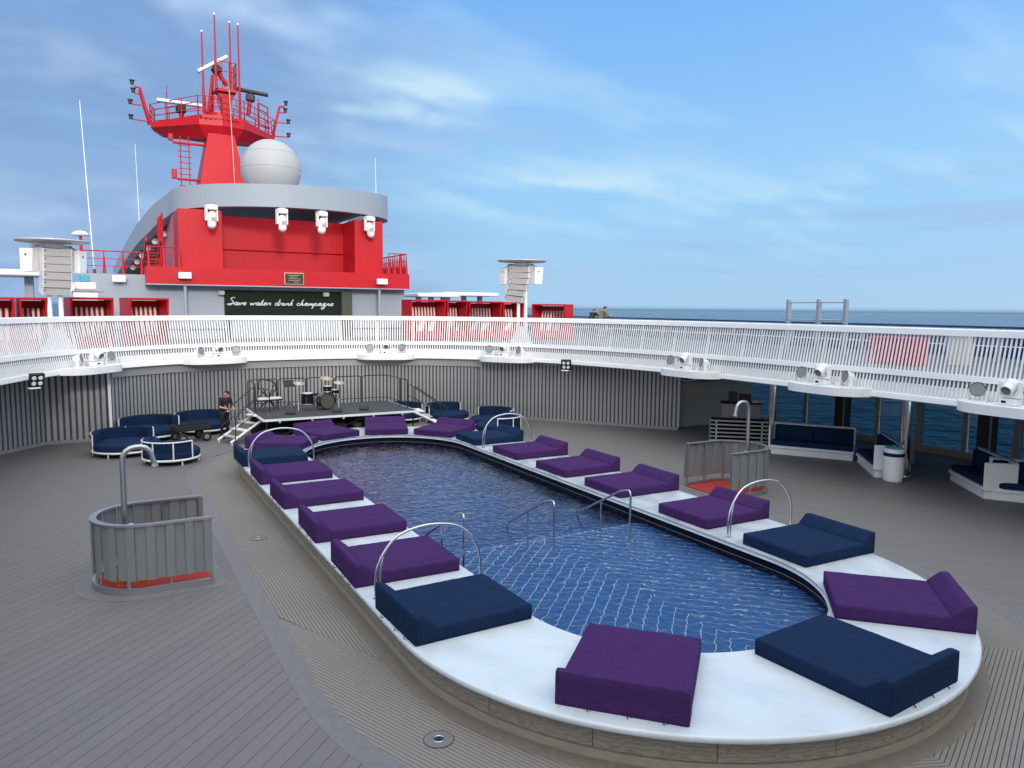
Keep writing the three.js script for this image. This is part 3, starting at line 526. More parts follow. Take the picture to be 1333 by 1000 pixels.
// ------------------------------------------------------------------ covered side: windows, columns, bulkhead
{
  const f = thing('window_wall', 'row of tall tinted windows along the ship side with sea behind', 'window wall');
  part('sill', box(0.3, 0.22, 34, 24.3, 0.11, -13), M.plinth, f);
  part('head_beam', box(0.3, 0.16, 34, 24.3, 2.42, -13), M.frameGrey, f);
  for (let z = -24.4, i = 0; z < 2; z += 1.55, i++) {
    part('mullion', box(0.14, 2.12, i % 2 ? 0.14 : 0.2, 24.3, 1.28, z), M.frameGrey, f);
    part('pane', box(0.012, 2.12, 1.36, 24.3, 1.28, z + 0.78), M.glass, f);
  }
  for (const [px, w, lab] of [[1101, 0.4, 'black square column by the windows behind the long bench'], [1293, 0.4, 'black square column by the windows behind the second bench group']]) {
    const x = 23.85, z = -x / Math.tan(bearing(px)), t = thing('square_column', lab, 'column', [x, 0, z]);
    part('shaft', box(0.4, 2.5, w, 0, 1.25, 0), M.black, t); part('edge_trim', box(0.03, 2.5, 0.05, -0.21, 1.25, w / 2), M.frameGrey, t); part('base', box(0.46, 0.1, w + 0.06, 0, 0.05, 0), M.frameGrey, t);
  }
  const col = (x, z, lab) => { const t = thing('steel_column', lab, 'column', [x, 0, z]); part('shaft', cyl(0.15, 0.15, 2.46, 0, 0.03, 0, 32), std(C(0.55, 0.55, 0.56), 0.12, { metalness: 1 }), t); part('base_ring', cyl(0.2, 0.19, 0.05, 0, 0, 0, 32), M.brushed, t); part('collar', cyl(0.165, 0.165, 0.08, 0, 2.4, 0, 32), M.brushed, t); };
  col(20.05, -12.85, 'polished steel column beside the white waste bin'); col(19.95, -17.55, 'polished steel column at the end of the long bench');
  const b = thing('bulkhead', 'cream bulkhead behind the stacked loungers', 'wall');
  part('lower_panel', box(4.6, 1.78, 0.1, 22.05, 0.89, -22.6), M.cream, b); part('upper_panel', box(4.6, 0.72, 0.1, 22.05, 2.14, -22.63), M.frameGrey, b); part('trim', box(4.6, 0.04, 0.14, 22.05, 1.79, -22.59), M.paleGrey, b);
  const h = thing('wall_awning', 'purple rolled awning with a white curved underside high on the cream bulkhead', 'awning');
  const s = new THREE.Shape([[0, 0.3], [0.9, 0.32], [1.75, 0.34], [1.8, 0.22], [1.5, 0.1], [0.8, 0.0], [0.3, -0.04], [0, 0.02]].map(p => new THREE.Vector2(...p)));
  part('cover', new THREE.ExtrudeGeometry(s, { depth: 0.3, bevelEnabled: true, bevelSize: 0.03, bevelThickness: 0.03, bevelSegments: 3 }).translate(20.0, 1.98, -22.5), M.purple, h);
  part('underside', tube([[20.0, 1.96, -22.2], [20.3, 1.9, -22.2], [20.8, 1.94, -22.2], [21.5, 2.05, -22.2], [21.85, 2.22, -22.2]], 0.045, 24, 8), M.whiteGloss, h);
  // stacked sun loungers
  const base = [19.3, 0, -18.45], ry = -0.72;
  const lg = (y, k) => {
    const t = thing('stacked_lounger', k === 0 ? 'grey sun lounger at the bottom of the stack by the shower screen' : k === 6 ? 'grey sun lounger on top of the stack by the shower screen' : `grey sun lounger, ${['', 'second', 'third', 'fourth', 'fifth', 'sixth'][k]} from the bottom of the stack by the shower screen`, 'sun lounger', [base[0], y, base[2]], ry + rr(-0.015, 0.015), 'loungers stacked by the shower screen');
    part('frame', [rbox(1.9, 0.055, 0.05, 0.012, 0, 0.09, 0.33), rbox(1.9, 0.055, 0.05, 0.012, 0, 0.09, -0.33), rbox(0.05, 0.055, 0.66, 0.012, 0.94, 0.09, 0), rbox(0.05, 0.055, 0.66, 0.012, -0.94, 0.09, 0)], M.frameGrey, t);
    part('sling', rbox(1.82, 0.025, 0.6, 0.01, 0, 0.105, 0), M.navyBench, t);
    for (const x of [-0.75, 0.75]) for (const z of [-0.33, 0.33]) part('leg', rbox(0.05, 0.09, 0.045, 0.01, x, 0.035, z), M.boxGrey, t);
  };
  for (let k = 0; k < 7; k++) lg(0.01 + k * 0.135, k);
  const cr = thing('catering_cart', 'dark cart with cases and bottles on top behind the stacked loungers', 'cart', [20.55, 0, -19.55], -0.75);
  part('cabinet', rbox(1.35, 1.2, 0.6, 0.02, 0, 0.7, 0), M.frameGrey, cr); part('shelf_top', rbox(1.45, 0.04, 0.68, 0.01, 0, 1.32, 0), M.black, cr);
  for (const x of [-0.55, 0.55]) for (const z of [-0.22, 0.22]) part('caster', cyl(0.05, 0.05, 0.09, x, 0, z, 12), M.rubber, cr);
  const cs = [[-0.3, 0.3, 0.36, M.black, 'black'], [0.12, 0.42, 0.3, M.blackGloss, 'tall black']];
  for (const [x, w, hh, m, c] of cs) { const cse = thing('equipment_case', `${c} equipment case standing on the dark cart`, 'case', [20.55 + x * 0.73, 1.341, -19.55 + x * 0.68], -0.75); part('body', rbox(w, hh, 0.36, 0.02, 0, hh / 2, 0), m, cse); part('handle', bent([[-0.08, hh, 0.05], [-0.08, hh + 0.04, 0.05], [0.08, hh + 0.04, 0.05], [0.08, hh, 0.05]], 0.02, 0.01, 6), M.steel, cse); }
  const tr = thing('metal_tray', 'shiny metal tray on the dark cart', 'tray', [20.95, 1.341, -19.2], -0.75); part('dish', rbox(0.34, 0.06, 0.3, 0.02, 0, 0.03, 0), M.steel, tr); part('rim', rbox(0.38, 0.012, 0.34, 0.005, 0, 0.066, 0), M.steel, tr);
  // bench seating in zigzags
  const bench = (a, c, lab, ends) => {
    const dx = c[0] - a[0], dz = c[1] - a[1], L = Math.hypot(dx, dz), t = thing('booth_bench', lab, 'bench', [a[0], 0, a[1]], Math.atan2(-dz, dx), 'navy bench seating by the windows');
    part('plinth', box(L - 0.06, 0.2, 0.62, L / 2, 0.1, -0.36), M.white, t);
    part('seat_shell', rbox(L, 0.09, 0.74, 0.02, L / 2, 0.245, -0.37), M.whiteGloss, t);
    part('seat_cushion', rbox(L - 0.1, 0.16, 0.64, 0.04, L / 2, 0.37, -0.36), M.navyBench, t);
    part('back_shell', rbox(L, 0.68, 0.05, 0.02, L / 2, 0.62, -0.735), M.whiteGloss, t);
    const n = Math.max(2, Math.round(L / 1.1)); for (let i = 0; i < n; i++) part('back_cushion', rbox((L - 0.12) / n - 0.008, 0.48, 0.14, 0.04, 0.06 + (L - 0.12) * (i + 0.5) / n, 0.68, -0.63), M.navyBench, t);
    part('top_rail', rbox(L + 0.02, 0.035, 0.09, 0.012, L / 2, 0.965, -0.73), M.paleGrey, t);
    for (const e of ends) part('end_panel', rbox(0.06, 0.72, 0.78, 0.025, e ? L + 0.03 : -0.03, 0.58, -0.38), M.whiteGloss, t);
  };
  bench([19.23, -16.97], [20.62, -14.87], 'long navy bench beside the polished column and the stacked loungers', [0]);
  bench([20.62, -14.8], [19.12, -13.15], 'navy bench angled towards the white waste bin', [1]);
  bench([20.8, -12.0], [19.4, -10.3], 'navy bench angled out from the windows beyond the bin', [1]);
  bench([19.5, -10.15], [21.0, -7.95], 'navy bench joined to the angled one beyond the bin, turned to the pool', []);
  const bn = thing('waste_bin', 'round white waste bin with a navy band and patterned blue lid', 'bin', [19.2, 0, -12.6]);
  part('body', new THREE.LatheGeometry([[0, 0], [0.22, 0], [0.245, 0.03], [0.265, 0.25], [0.27, 0.72]].map(p => new THREE.Vector2(...p)), 40), M.whiteGloss, bn);
  part('band', new THREE.CylinderGeometry(0.274, 0.274, 0.1, 40, 1, true).translate(0, 0.765, 0), M.navySofa, bn);
  part('collar', new THREE.LatheGeometry([[0.27, 0.72], [0.272, 0.82], [0.265, 0.9], [0.24, 0.93]].map(p => new THREE.Vector2(...p)), 40), M.whiteGloss, bn);
  const lid = part('lid', new THREE.LatheGeometry([[0.25, 0.915], [0.22, 0.965], [0.12, 0.985], [0, 0.99]].map(p => new THREE.Vector2(...p)), 40), M.teal, bn);
  part('lid_motif', [rbox(0.16, 0.012, 0.1, 0.005, 0.06, 0.982, -0.03, 0.5, 0, -0.1), rbox(0.07, 0.012, 0.16, 0.005, -0.1, 0.977, 0.04, 0.2, 0, 0.15)], M.whiteGloss, lid); part('opening', rbox(0.16, 0.03, 0.06, 0.01, -0.02, 0.968, 0.12, 0, 0.35), M.black, lid);
  const pc = thing('service_box', 'grey service cabinet on a cream foot behind the polished column', 'cabinet', [20.75, 0, -13.35], -0.5); part('cabinet', rbox(0.5, 0.66, 0.4, 0.015, 0, 0.55, 0), M.panelGrey, pc); part('foot', box(0.36, 0.22, 0.3, 0, 0.11, 0), M.cream, pc); part('door', rbox(0.42, 0.58, 0.02, 0.006, 0, 0.55, 0.205), M.panelGrey, pc);
}
// ------------------------------------------------------------------ shower screens
{
  const shower = (sx, lab) => {
    const X = sx > 0 ? 0.62 : 2 * XC - 0.62, t = thing('shower_screen', lab, 'shower', [X, 0, -13.95], 0), R = 0.8, leg = 0.95;
    // U in plan, open towards the pool: s from front end round to back end
    const P = s => { const a = leg, b = a + Math.PI * R; if (s < a) return { x: sx * (leg - s), z: R, nx: 0, nz: 1 }; if (s < b) { const q = (s - a) / R; return { x: -sx * R * Math.sin(q), z: R * Math.cos(q), nx: -sx * Math.sin(q), nz: Math.cos(q) }; } return { x: sx * (s - b), z: -R, nx: 0, nz: -1 }; };
    const T = 2 * leg + Math.PI * R, N = 60;
    const rib = (y0, y1, o0, o1, s0 = 0, s1 = T) => { const A = [], B = []; for (let i = 0; i <= N; i++) { const q = P(s0 + (s1 - s0) * i / N); A.push([q.x + q.nx * o0, q.z + q.nz * o0]); B.push([q.x + q.nx * o1, q.z + q.nz * o1]); } return plan([...A, ...B.reverse()], y0, y1); };
    part('kerb', rib(0, 0.11, -0.02, 0.045), M.brushed, t);
    part('handrail', rib(1.135, 1.17, -0.06, 0.05, -0.02, T + 0.02), M.brushed, t);
    part('floor_pan', plan([[sx * leg, R - 0.02], ...Array.from({ length: 25 }, (_, i) => [-sx * (R - 0.02) * Math.sin(Math.PI * i / 24), (R - 0.02) * Math.cos(Math.PI * i / 24)]), [sx * leg, -R + 0.02]], 0.006, 0.03), M.mat, t);
    part('deck_pad', plan([[sx * (leg + 0.12), R + 0.2], ...Array.from({ length: 33 }, (_, i) => [-sx * (R + 0.32) * Math.sin(Math.PI * i / 32), (R + 0.25) * Math.cos(Math.PI * i / 32)]), [sx * (leg + 0.12), -R - 0.2], [sx * (leg + 0.2), -R - 0.1], [sx * (leg + 0.2), R + 0.1]], 0.0, 0.005), M.margin, t);
    const pitch = 0.145; for (let s = 0.06, k = 0; s < T; s += pitch, k++) { const q = P(s), ry = Math.atan2(q.nx, q.nz), g = k % 2 ? [rbox(0.165, 0.88, 0.018, 0.004, q.x + q.nx * -0.006, 0.68, q.z + q.nz * -0.006, ry)] : [rbox(0.128, 0.88, 0.018, 0.004, q.x + q.nx * 0.028, 0.68, q.z + q.nz * 0.028, ry)]; part('fold_panel', g, M.screenGrey, t); }
    for (let s = 0.02, k = 0; k < 8; k++, s += (T - 0.04) / 7) { const q = P(s); part('post', bar([q.x - q.nx * 0.03, 0.05, q.z - q.nz * 0.03], [q.x - q.nx * 0.03, 1.14, q.z - q.nz * 0.03], 0.019, 0.019, 10), M.brushed, t); const f = part('post_foot', bar([q.x + q.nx * 0.03, 0.1, q.z + q.nz * 0.03], [q.x + q.nx * 0.03, 0.26, q.z + q.nz * 0.03], 0.02, 0.02, 10), M.steel, t); }
    const pi = part('shower_pipe', bent([[-sx * 0.32, 0.03, 0.1], [-sx * 0.32, 2.3, 0.1], [sx * 0.08, 2.34, 0.1], [sx * 0.16, 2.02, 0.1]], 0.21, 0.045, 14), M.brushed, t);
    part('nozzle', cyl(0.06, 0.05, 0.05, sx * 0.165, 1.97, 0.1), M.brushed, pi); part('valve', bar([-sx * 0.32, 1.0, 0.1], [-sx * 0.2, 1.0, 0.1], 0.025), M.steel, pi);
    for (const [x, z] of [[-sx * 0.42, 0.5], [-sx * 0.1, 0.62]]) part('signal_plate', rbox(0.12, 0.1, 0.02, 0.005, x, 0.14, z, 0.4), std(C(0.75, 0.16, 0.02), 0.5), t);
  };
  shower(1, 'curved grey shower screen with a tall pipe, alone on the open deck'); shower(-1, 'curved grey shower screen in front of the stacked loungers');
}
// ------------------------------------------------------------------ round sofas
{
  const sofa = (x, z, r, ry, lab) => {
    const t = thing('round_sofa', lab, 'sofa', [x, 0, z], ry, 'round navy sofas by the corrugated wall'), arc = 2.9;
    part('seat_cushion', new THREE.LatheGeometry([[0, 0.2], [r - 0.02, 0.2], [r, 0.24], [r, 0.36], [r - 0.05, 0.41], [0, 0.42]].map(p => new THREE.Vector2(...p)), 48), M.navySofa, t);
    part('base_ring', new THREE.TorusGeometry(r - 0.02, 0.035, 8, 56).rotateX(Math.PI / 2).translate(0, 0.16, 0), M.whiteGloss, t);
    const cu = (r0, r1, y0, y1, a0, a1) => { const A = [], B = [], n = 20; for (let i = 0; i <= n; i++) { const a = a0 + (a1 - a0) * i / n; A.push([Math.sin(a) * r1, Math.cos(a) * r1]); B.push([Math.sin(a) * r0, Math.cos(a) * r0]); } return plan([...A, ...B.reverse()], y0, y1, [], 0.025); };
    for (let k = 0; k < 3; k++) part('back_cushion', cu(r - 0.22, r - 0.03, 0.4, 0.74, Math.PI - arc / 2 + arc * k / 3 + 0.01, Math.PI - arc / 2 + arc * (k + 1) / 3 - 0.01), M.navySofa, t);
    part('back_rail', tube(Array.from({ length: 13 }, (_, i) => { const a = Math.PI - arc / 2 + arc * i / 12; return [Math.sin(a) * r, 0.7, Math.cos(a) * r]; }), 0.022, 40, 6), M.whiteGloss, t);
    for (let k = 0; k < 5; k++) { const a = Math.PI - arc / 2 + arc * k / 4; part('upright', bar([Math.sin(a) * r, 0.14, Math.cos(a) * r], [Math.sin(a) * r, 0.71, Math.cos(a) * r], 0.022), M.whiteGloss, t); }
    for (let k = 0; k < 6; k++) { const a = k * Math.PI / 3; part('leg', bar([Math.sin(a) * (r - 0.05), 0, Math.cos(a) * (r - 0.05)], [Math.sin(a) * (r - 0.05), 0.16, Math.cos(a) * (r - 0.05)], 0.025), M.whiteGloss, t); }
  };
  // local +z is the open side
  sofa(0.7, -26.35, 0.98, 0.45, 'round navy sofa nearest the dark corrugated wall, turned to the pool');
  sofa(1.85, -24.3, 0.8, 2.4, 'round navy sofa showing the white frame of its back, turned to the stage');
  sofa(1.55, -29.0, 0.98, 0.1, 'round navy sofa against the pale wall, behind two others');
  sofa(3.35, -29.6, 0.95, 0.0, 'round navy sofa behind the black wagon and the standing person');
  sofa(10.95, -28.9, 0.85, -0.3, 'round navy sofa behind the stage handrail, by the steps');
  sofa(12.55, -27.95, 0.9, 0.35, 'round navy sofa between the stage steps and the wall corner');
  sofa(13.6, -25.9, 0.85, -1.2, 'round navy sofa by the wall corner, behind another one');
  sofa(13.0, -24.3, 0.85, -2.2, 'round navy sofa behind the navy daybed and its chrome hoop');
}
// ------------------------------------------------------------------ stage, steps, drums, wagon
{
  const X0 = 4.83, X1 = 10.3, Z1 = -25.68, Z0 = -28.85, Y = 0.9, st = thing('stage', 'low black portable stage with a white front edge in front of the corrugated wall', 'stage');
  for (let i = 0; i < 3; i++) for (let j = 0; j < 2; j++) part('deck_panel', box((X1 - X0) / 3 - 0.008, 0.06, (Z1 - Z0) / 2 - 0.008, X0 + (X1 - X0) * (i + 0.5) / 3, Y - 0.03, Z0 + (Z1 - Z0) * (j + 0.5) / 2), M.stageTop, st);
  part('front_edge', box(X1 - X0 + 0.02, 0.075, 0.04, (X0 + X1) / 2, Y - 0.045, Z1 + 0.022), M.white, st); part('side_edge', box(0.04, 0.075, Z1 - Z0, X1 + 0.025, Y - 0.045, (Z0 + Z1) / 2), M.white, st); part('side_edge', box(0.04, 0.075, Z1 - Z0, X0 - 0.025, Y - 0.045, (Z0 + Z1) / 2), M.white, st);
  for (let i = 0; i < 4; i++) for (let j = 0; j < 3; j++) part('leg', bar([X0 + 0.1 + (X1 - X0 - 0.2) * i / 3, 0, Z0 + 0.1 + (Z1 - Z0 - 0.2) * j / 2], [X0 + 0.1 + (X1 - X0 - 0.2) * i / 3, Y - 0.06, Z0 + 0.1 + (Z1 - Z0 - 0.2) * j / 2], 0.03), M.black, st);
  for (let i = 0; i < 3; i++) part('brace', bar([X0 + 0.1 + (X1 - X0 - 0.2) * i / 3, 0.1, Z1 - 0.1], [X0 + 0.1 + (X1 - X0 - 0.2) * (i + 1) / 3, Y - 0.1, Z1 - 0.1], 0.016), M.black, st);
  part('back_skirt', box(X1 - X0 - 0.1, 0.8, 0.02, (X0 + X1) / 2, 0.4, Z0 + 0.4), M.black, st);
  for (let i = 0; i < 5; i++) part('edge_clamp', box(0.07, 0.06, 0.05, X0 + 0.5 + i * 1.1, Y - 0.12, Z1 + 0.03), M.boxGrey, st);
  // guard rails: back and both sides
  const guard = (a, b) => { part('guard_rail', bent([[a[0], Y, a[1]], [a[0], Y + 1.05, a[1]], [b[0], Y + 1.05, b[1]], [b[0], Y, b[1]]], 0.08, 0.02, 8), M.black, st); part('guard_bar', bar([a[0], Y + 0.15, a[1]], [b[0], Y + 0.15, b[1]], 0.014), M.black, st); };
  for (let i = 0; i < 5; i++) guard([X0 + (X1 - X0) * i / 5 + 0.03, Z0 + 0.03], [X0 + (X1 - X0) * (i + 1) / 5 - 0.03, Z0 + 0.03]);
  guard([X0 + 0.03, Z0 + 0.05], [X0 + 0.03, Z0 + 1.5]); guard([X1 - 0.03, Z0 + 0.05], [X1 - 0.03, Z0 + 1.5]); guard([X1 - 0.03, Z0 + 1.55], [X1 - 0.03, Z1 - 0.85]);
  // items stored under the stage
  for (let i = 0; i < 4; i++) { const t = thing('storage_drum', `brown drum under the stage front, ${['first', 'second', 'third', 'fourth'][i]} along from the black case`, 'drum', [8.15 + i * 0.42, 0, Z1 - 0.4], 0, 'brown drums under the stage'); part('body', cyl(0.17, 0.17, 0.5, 0, 0.02, 0, 16), std(C(0.09, 0.075, 0.055), 0.7), t); part('hoop', new THREE.TorusGeometry(0.172, 0.012, 6, 20).rotateX(Math.PI / 2).translate(0, 0.4, 0), M.black, t); }
  const bag = thing('black_case', 'large black case stored under the stage beside the brown drums', 'case', [7.35, 0, Z1 - 0.5]); part('shell', rbox(0.75, 0.55, 0.5, 0.08, 0, 0.29, 0), M.rubber, bag); part('latch', box(0.08, 0.05, 0.02, 0.1, 0.35, 0.255), M.steel, bag);
  const steps = (x, z, ry, lab, railColour) => {
    const t = thing('stage_steps', lab, 'steps', [x, 0, z], ry), n = 4, rise = Y / (n + 0.2), run = 0.3;     // climbs towards local -z
    for (const s of [-0.4, 0.4]) { part('stringer', bar([s, 0.08, 0.3], [s, Y - 0.03, -n * run], 0.05, 0.05, 4), M.white, t); part('foot', bar([s, 0, 0.25], [s, 0.14, 0.25], 0.03), M.white, t); }
    for (let k = 0; k < n; k++) part('tread', rbox(0.8, 0.045, 0.24, 0.01, 0, rise * (k + 1), -k * run), k % 2 ? M.white : M.boxGrey, t);
    for (const s of [-0.44, 0.44]) { part('handrail', bent([[s, 0.1, 0.15], [s, 0.95, 0.1], [s, Y + 0.95, -n * run], [s, Y + 0.1, -n * run]], 0.1, 0.018, 8), M.black, t); part('rail_bar', bar([s, 0.55, 0.12], [s, Y + 0.5, -n * run], 0.013), M.black, t); }
  };
  steps(3.95, -26.75, -1.18, 'white stage steps beside the standing person and the purple daybed'); steps(11.35, -25.75, 1.45, 'stage steps with black handrails beside the round sofas');
  // drum kit
  const dk = thing('drum_kit', 'drum kit with a dark bass drum head on the stage', 'drum kit', [7.2, Y + 0.001, -27.35], 0.15);
  const bd = part('bass_drum', at(new THREE.CylinderGeometry(0.29, 0.29, 0.42, 32, 1, true), 0.15, 0.32, 0, 0, Math.PI / 2), M.blackGloss, dk); part('drum_head', at(new THREE.CylinderGeometry(0.275, 0.275, 0.01, 32), 0.15, 0.32, 0.2, 0, Math.PI / 2), M.drumHead, bd); part('drum_hoop', new THREE.TorusGeometry(0.285, 0.018, 8, 36).translate(0.15, 0.32, 0.215), M.blackGloss, bd);
  for (const a of [0, 1, 2, 3, 4, 5, 6, 7]) part('lug', bar([0.15 + 0.3 * Math.cos(a * 0.785), 0.32 + 0.3 * Math.sin(a * 0.785), 0.19], [0.15 + 0.3 * Math.cos(a * 0.785), 0.32 + 0.3 * Math.sin(a * 0.785), -0.1], 0.01, 0.01, 6), M.steel, bd);
  const dr = (n, r, h, x, y, z) => { const d = part(n, cyl(r, r, h, x, y, z, 28), M.blackGloss, dk); part('drum_head', cyl(r - 0.01, r - 0.01, 0.01, x, y + h, z, 28), M.whiteGloss, d); for (const yy of [0.01, h]) part('drum_hoop', new THREE.TorusGeometry(r, 0.012, 6, 28).rotateX(Math.PI / 2).translate(x, y + yy, z), M.steel, d); for (let k = 0; k < 3; k++) part('leg', bar([x + r * Math.cos(k * 2.09), 0, z + r * Math.sin(k * 2.09)], [x + r * Math.cos(k * 2.09), y + h * 0.7, z + r * Math.sin(k * 2.09)], 0.01), M.steel, d); };
  dr('floor_tom', 0.22, 0.4, -0.5, 0.22, -0.1); dr('snare_drum', 0.18, 0.15, 0.62, 0.52, -0.25); dr('rack_tom', 0.16, 0.2, 0.28, 0.64, -0.08);
  for (const [x, y, z, r] of [[-0.75, 1.0, -0.25, 0.2], [0.75, 0.95, -0.1, 0.2], [0.35, 1.12, -0.3, 0.24]]) { const c = part('cymbal_stand', [bar([x, 0.3, z], [x, y, z], 0.011), ...[0, 1, 2].map(k => bar([x, 0.34, z], [x + 0.25 * Math.cos(k * 2.1), 0, z + 0.25 * Math.sin(k * 2.1)], 0.01))], M.steel, dk); part('cymbal', at(new THREE.LatheGeometry([[0, 0.03], [0.04, 0.02], [0.05, 0.01], [r, -0.01]].map(p => new THREE.Vector2(...p)), 28), x, y, z, 0, 0.25), M.brass, c); }
  part('stool', [cyl(0.17, 0.17, 0.08, 0.1, 0.45, -0.6), bar([0.1, 0, -0.6], [0.1, 0.45, -0.6], 0.025)], M.rubber, dk);
  const rk = thing('keyboard_stand', 'black keyboard stand with a white keyboard beside the stage steps', 'keyboard stand', [5.45, Y + 0.001, -28.1], 0.2);
  part('frame', [bar([-0.3, 0, 0.2], [0.3, 0.85, -0.2], 0.02), bar([0.3, 0, 0.2], [-0.3, 0.85, -0.2], 0.02), bar([-0.3, 0, -0.2], [0.3, 0.85, 0.2], 0.02), bar([0.3, 0, -0.2], [-0.3, 0.85, 0.2], 0.02)], M.black, rk); part('keyboard', rbox(0.85, 0.07, 0.28, 0.015, 0, 0.42, 0.05), M.whiteGloss, rk); part('keyboard_case', rbox(0.95, 0.05, 0.34, 0.015, 0, 0.36, 0.03), M.black, rk);
  part('upper_arm', bent([[-0.35, 0.4, -0.15], [-0.25, 1.15, -0.2], [0.3, 1.0, -0.1], [0.4, 0.4, -0.1]], 0.15, 0.025, 8), M.black, rk);
  const ms = thing('music_stand', 'thin black music stand beside the keyboard stand', 'music stand', [6.15, Y + 0.001, -27.9], 0.3); part('pole', [bar([0, 0.15, 0], [0, 0.85, 0], 0.012), ...[0, 1, 2].map(k => bar([0, 0.25, 0], [0.22 * Math.cos(k * 2.1), 0, 0.22 * Math.sin(k * 2.1)], 0.01))], M.black, ms); part('desk', rbox(0.42, 0.28, 0.015, 0.004, 0, 0.95, 0, 0, -0.5), M.black, ms);
  for (const [x, z, lab] of [[5.9, -26.55, 'black floor monitor on the stage near the white steps'], [7.5, -26.35, 'black floor monitor on the stage in front of the bass drum'], [8.55, -26.5, 'small black stage box on the stage front']]) { const w = thing('stage_monitor', lab, 'monitor', [x, Y + 0.001, z], rr(-0.4, 0.4), 'equipment on the stage front'); part('cabinet', prof([[-0.14, 0], [-0.14, 0.1], [0.02, 0.16], [0.14, 0.05], [0.14, 0]], 0.34, 0.01).rotateY(-Math.PI / 2), M.rubber, w); part('grille', box(0.28, 0.006, 0.15, 0, 0.115, 0.075, 0, 0.75), M.black, w); }
  // wagon
  const wg = thing('garden_wagon', 'black utility wagon with upright pull handle beside the round sofas', 'wagon', [2.75, 0, -27.75], 0.25);
  part('tray', [rbox(1.15, 0.06, 0.62, 0.02, 0, 0.42, 0), rbox(1.15, 0.16, 0.03, 0.01, 0, 0.5, 0.3), rbox(1.15, 0.16, 0.03, 0.01, 0, 0.5, -0.3), rbox(0.03, 0.16, 0.62, 0.01, 0.57, 0.5, 0), rbox(0.03, 0.16, 0.62, 0.01, -0.57, 0.5, 0)], M.rubber, wg); part('axle', [bar([-0.4, 0.17, -0.34], [-0.4, 0.17, 0.34], 0.02), bar([0.4, 0.17, -0.34], [0.4, 0.17, 0.34], 0.02), bar([0.4, 0.17, 0], [0.4, 0.42, 0], 0.03), bar([-0.4, 0.17, 0], [-0.4, 0.42, 0], 0.03)], M.black, wg);
  for (const x of [-0.4, 0.4]) for (const z of [-0.36, 0.36]) { const w = part('wheel', new THREE.TorusGeometry(0.12, 0.05, 10, 24).translate(x, 0.17, z), M.rubber, wg); part('rim', at(new THREE.CylinderGeometry(0.08, 0.08, 0.06, 16), x, 0.17, z, 0, Math.PI / 2), M.frameGrey, w); }
  part('handle', [bar([0.1, 0.42, -0.3], [0.12, 1.02, -0.36], 0.018), bar([-0.05, 1.02, -0.36], [0.29, 1.02, -0.36], 0.02)], M.black, wg);
  const yl = thing('yellow_tape', 'small yellow tool lying in the black wagon', 'tool', [2.48, 0.452, -27.68], 0.3); part('body', rbox(0.2, 0.05, 0.07, 0.015, 0, 0.025, 0), std(C(0.75, 0.7, 0.05), 0.5), yl); part('grip', rbox(0.06, 0.052, 0.072, 0.01, 0.09, 0.026, 0), M.black, yl);
}
// ------------------------------------------------------------------ people
// joints with radii, tapered capsules joined by a smooth minimum, meshed by marching cubes
function person(label, pos, ry, J, B, paint, res, hair, extra) {
  const t = thing('person', label, 'person', pos, ry);
  const pts = Object.values(J), lo = [1e9, 1e9, 1e9], hi = [-1e9, -1e9, -1e9];
  for (const p of pts) for (let k = 0; k < 3; k++) { lo[k] = Math.min(lo[k], p[k] - 0.22); hi[k] = Math.max(hi[k], p[k] + 0.22); }
  const size = Math.max(hi[0] - lo[0], hi[1] - lo[1], hi[2] - lo[2]), mid = lo.map((v, k) => (v + hi[k]) / 2);
  const mc = new MarchingCubes(res, new THREE.MeshBasicMaterial(), false, false, 400000); mc.isolation = 0;
  const caps = B.map(([a, b, ra, rb]) => ({ a: J[a], b: J[b], ra, rb, k: 0 }));
  const sd = (x, y, z) => { let d = 9; for (const c of caps) { const ax = c.b[0] - c.a[0], ay = c.b[1] - c.a[1], az = c.b[2] - c.a[2], px = x - c.a[0], py = y - c.a[1], pz = z - c.a[2], l = ax * ax + ay * ay + az * az; const h = l > 0 ? Math.max(0, Math.min(1, (px * ax + py * ay + pz * az) / l)) : 0; const q = Math.hypot(px - ax * h, py - ay * h, pz - az * h) - mix(c.ra, c.rb, h), k = 0.03, e = Math.max(k - Math.abs(d - q), 0) / k; d = Math.min(d, q) - e * e * k * 0.25; } return d; };
  for (let k = 0; k < res; k++) for (let j = 0; j < res; j++) for (let i = 0; i < res; i++) { const x = mid[0] + (i / res * 2 - 1) * size / 2, y = mid[1] + (j / res * 2 - 1) * size / 2, z = mid[2] + (k / res * 2 - 1) * size / 2; mc.field[i + j * res + k * res * res] = -sd(x, y, z); }
  mc.update(); const n = mc.count, P = mc.positionArray.slice(0, n * 3), col = new Float32Array(n * 3), g = new THREE.BufferGeometry();
  for (let i = 0; i < n; i++) { for (let k = 0; k < 3; k++) P[i * 3 + k] = mid[k] + P[i * 3 + k] * size / 2; col.set(paint(P[i * 3], P[i * 3 + 1], P[i * 3 + 2]), i * 3); }
  g.setAttribute('position', new THREE.BufferAttribute(P, 3)); g.setAttribute('color', new THREE.BufferAttribute(col, 3)); let q = mergeVertices(g, 1e-4); q.computeVertexNormals();
  part('body', q, std(C(1, 1, 1), 0.8, { vertexColors: true }), t);
  const hd = J.head; part('hair', new THREE.SphereGeometry(hair.r, 20, 14, 0, Math.PI * 2, 0, hair.cut).scale(0.95, 1.08, 1.12).rotateX(hair.tilt).translate(hd[0] + hair.o[0], hd[1] + hair.o[1], hd[2] + hair.o[2]), std(hair.c, 0.9), t);
  if (extra) extra(t, hd); return t;
}
const SKIN = [0.52, 0.30, 0.21];
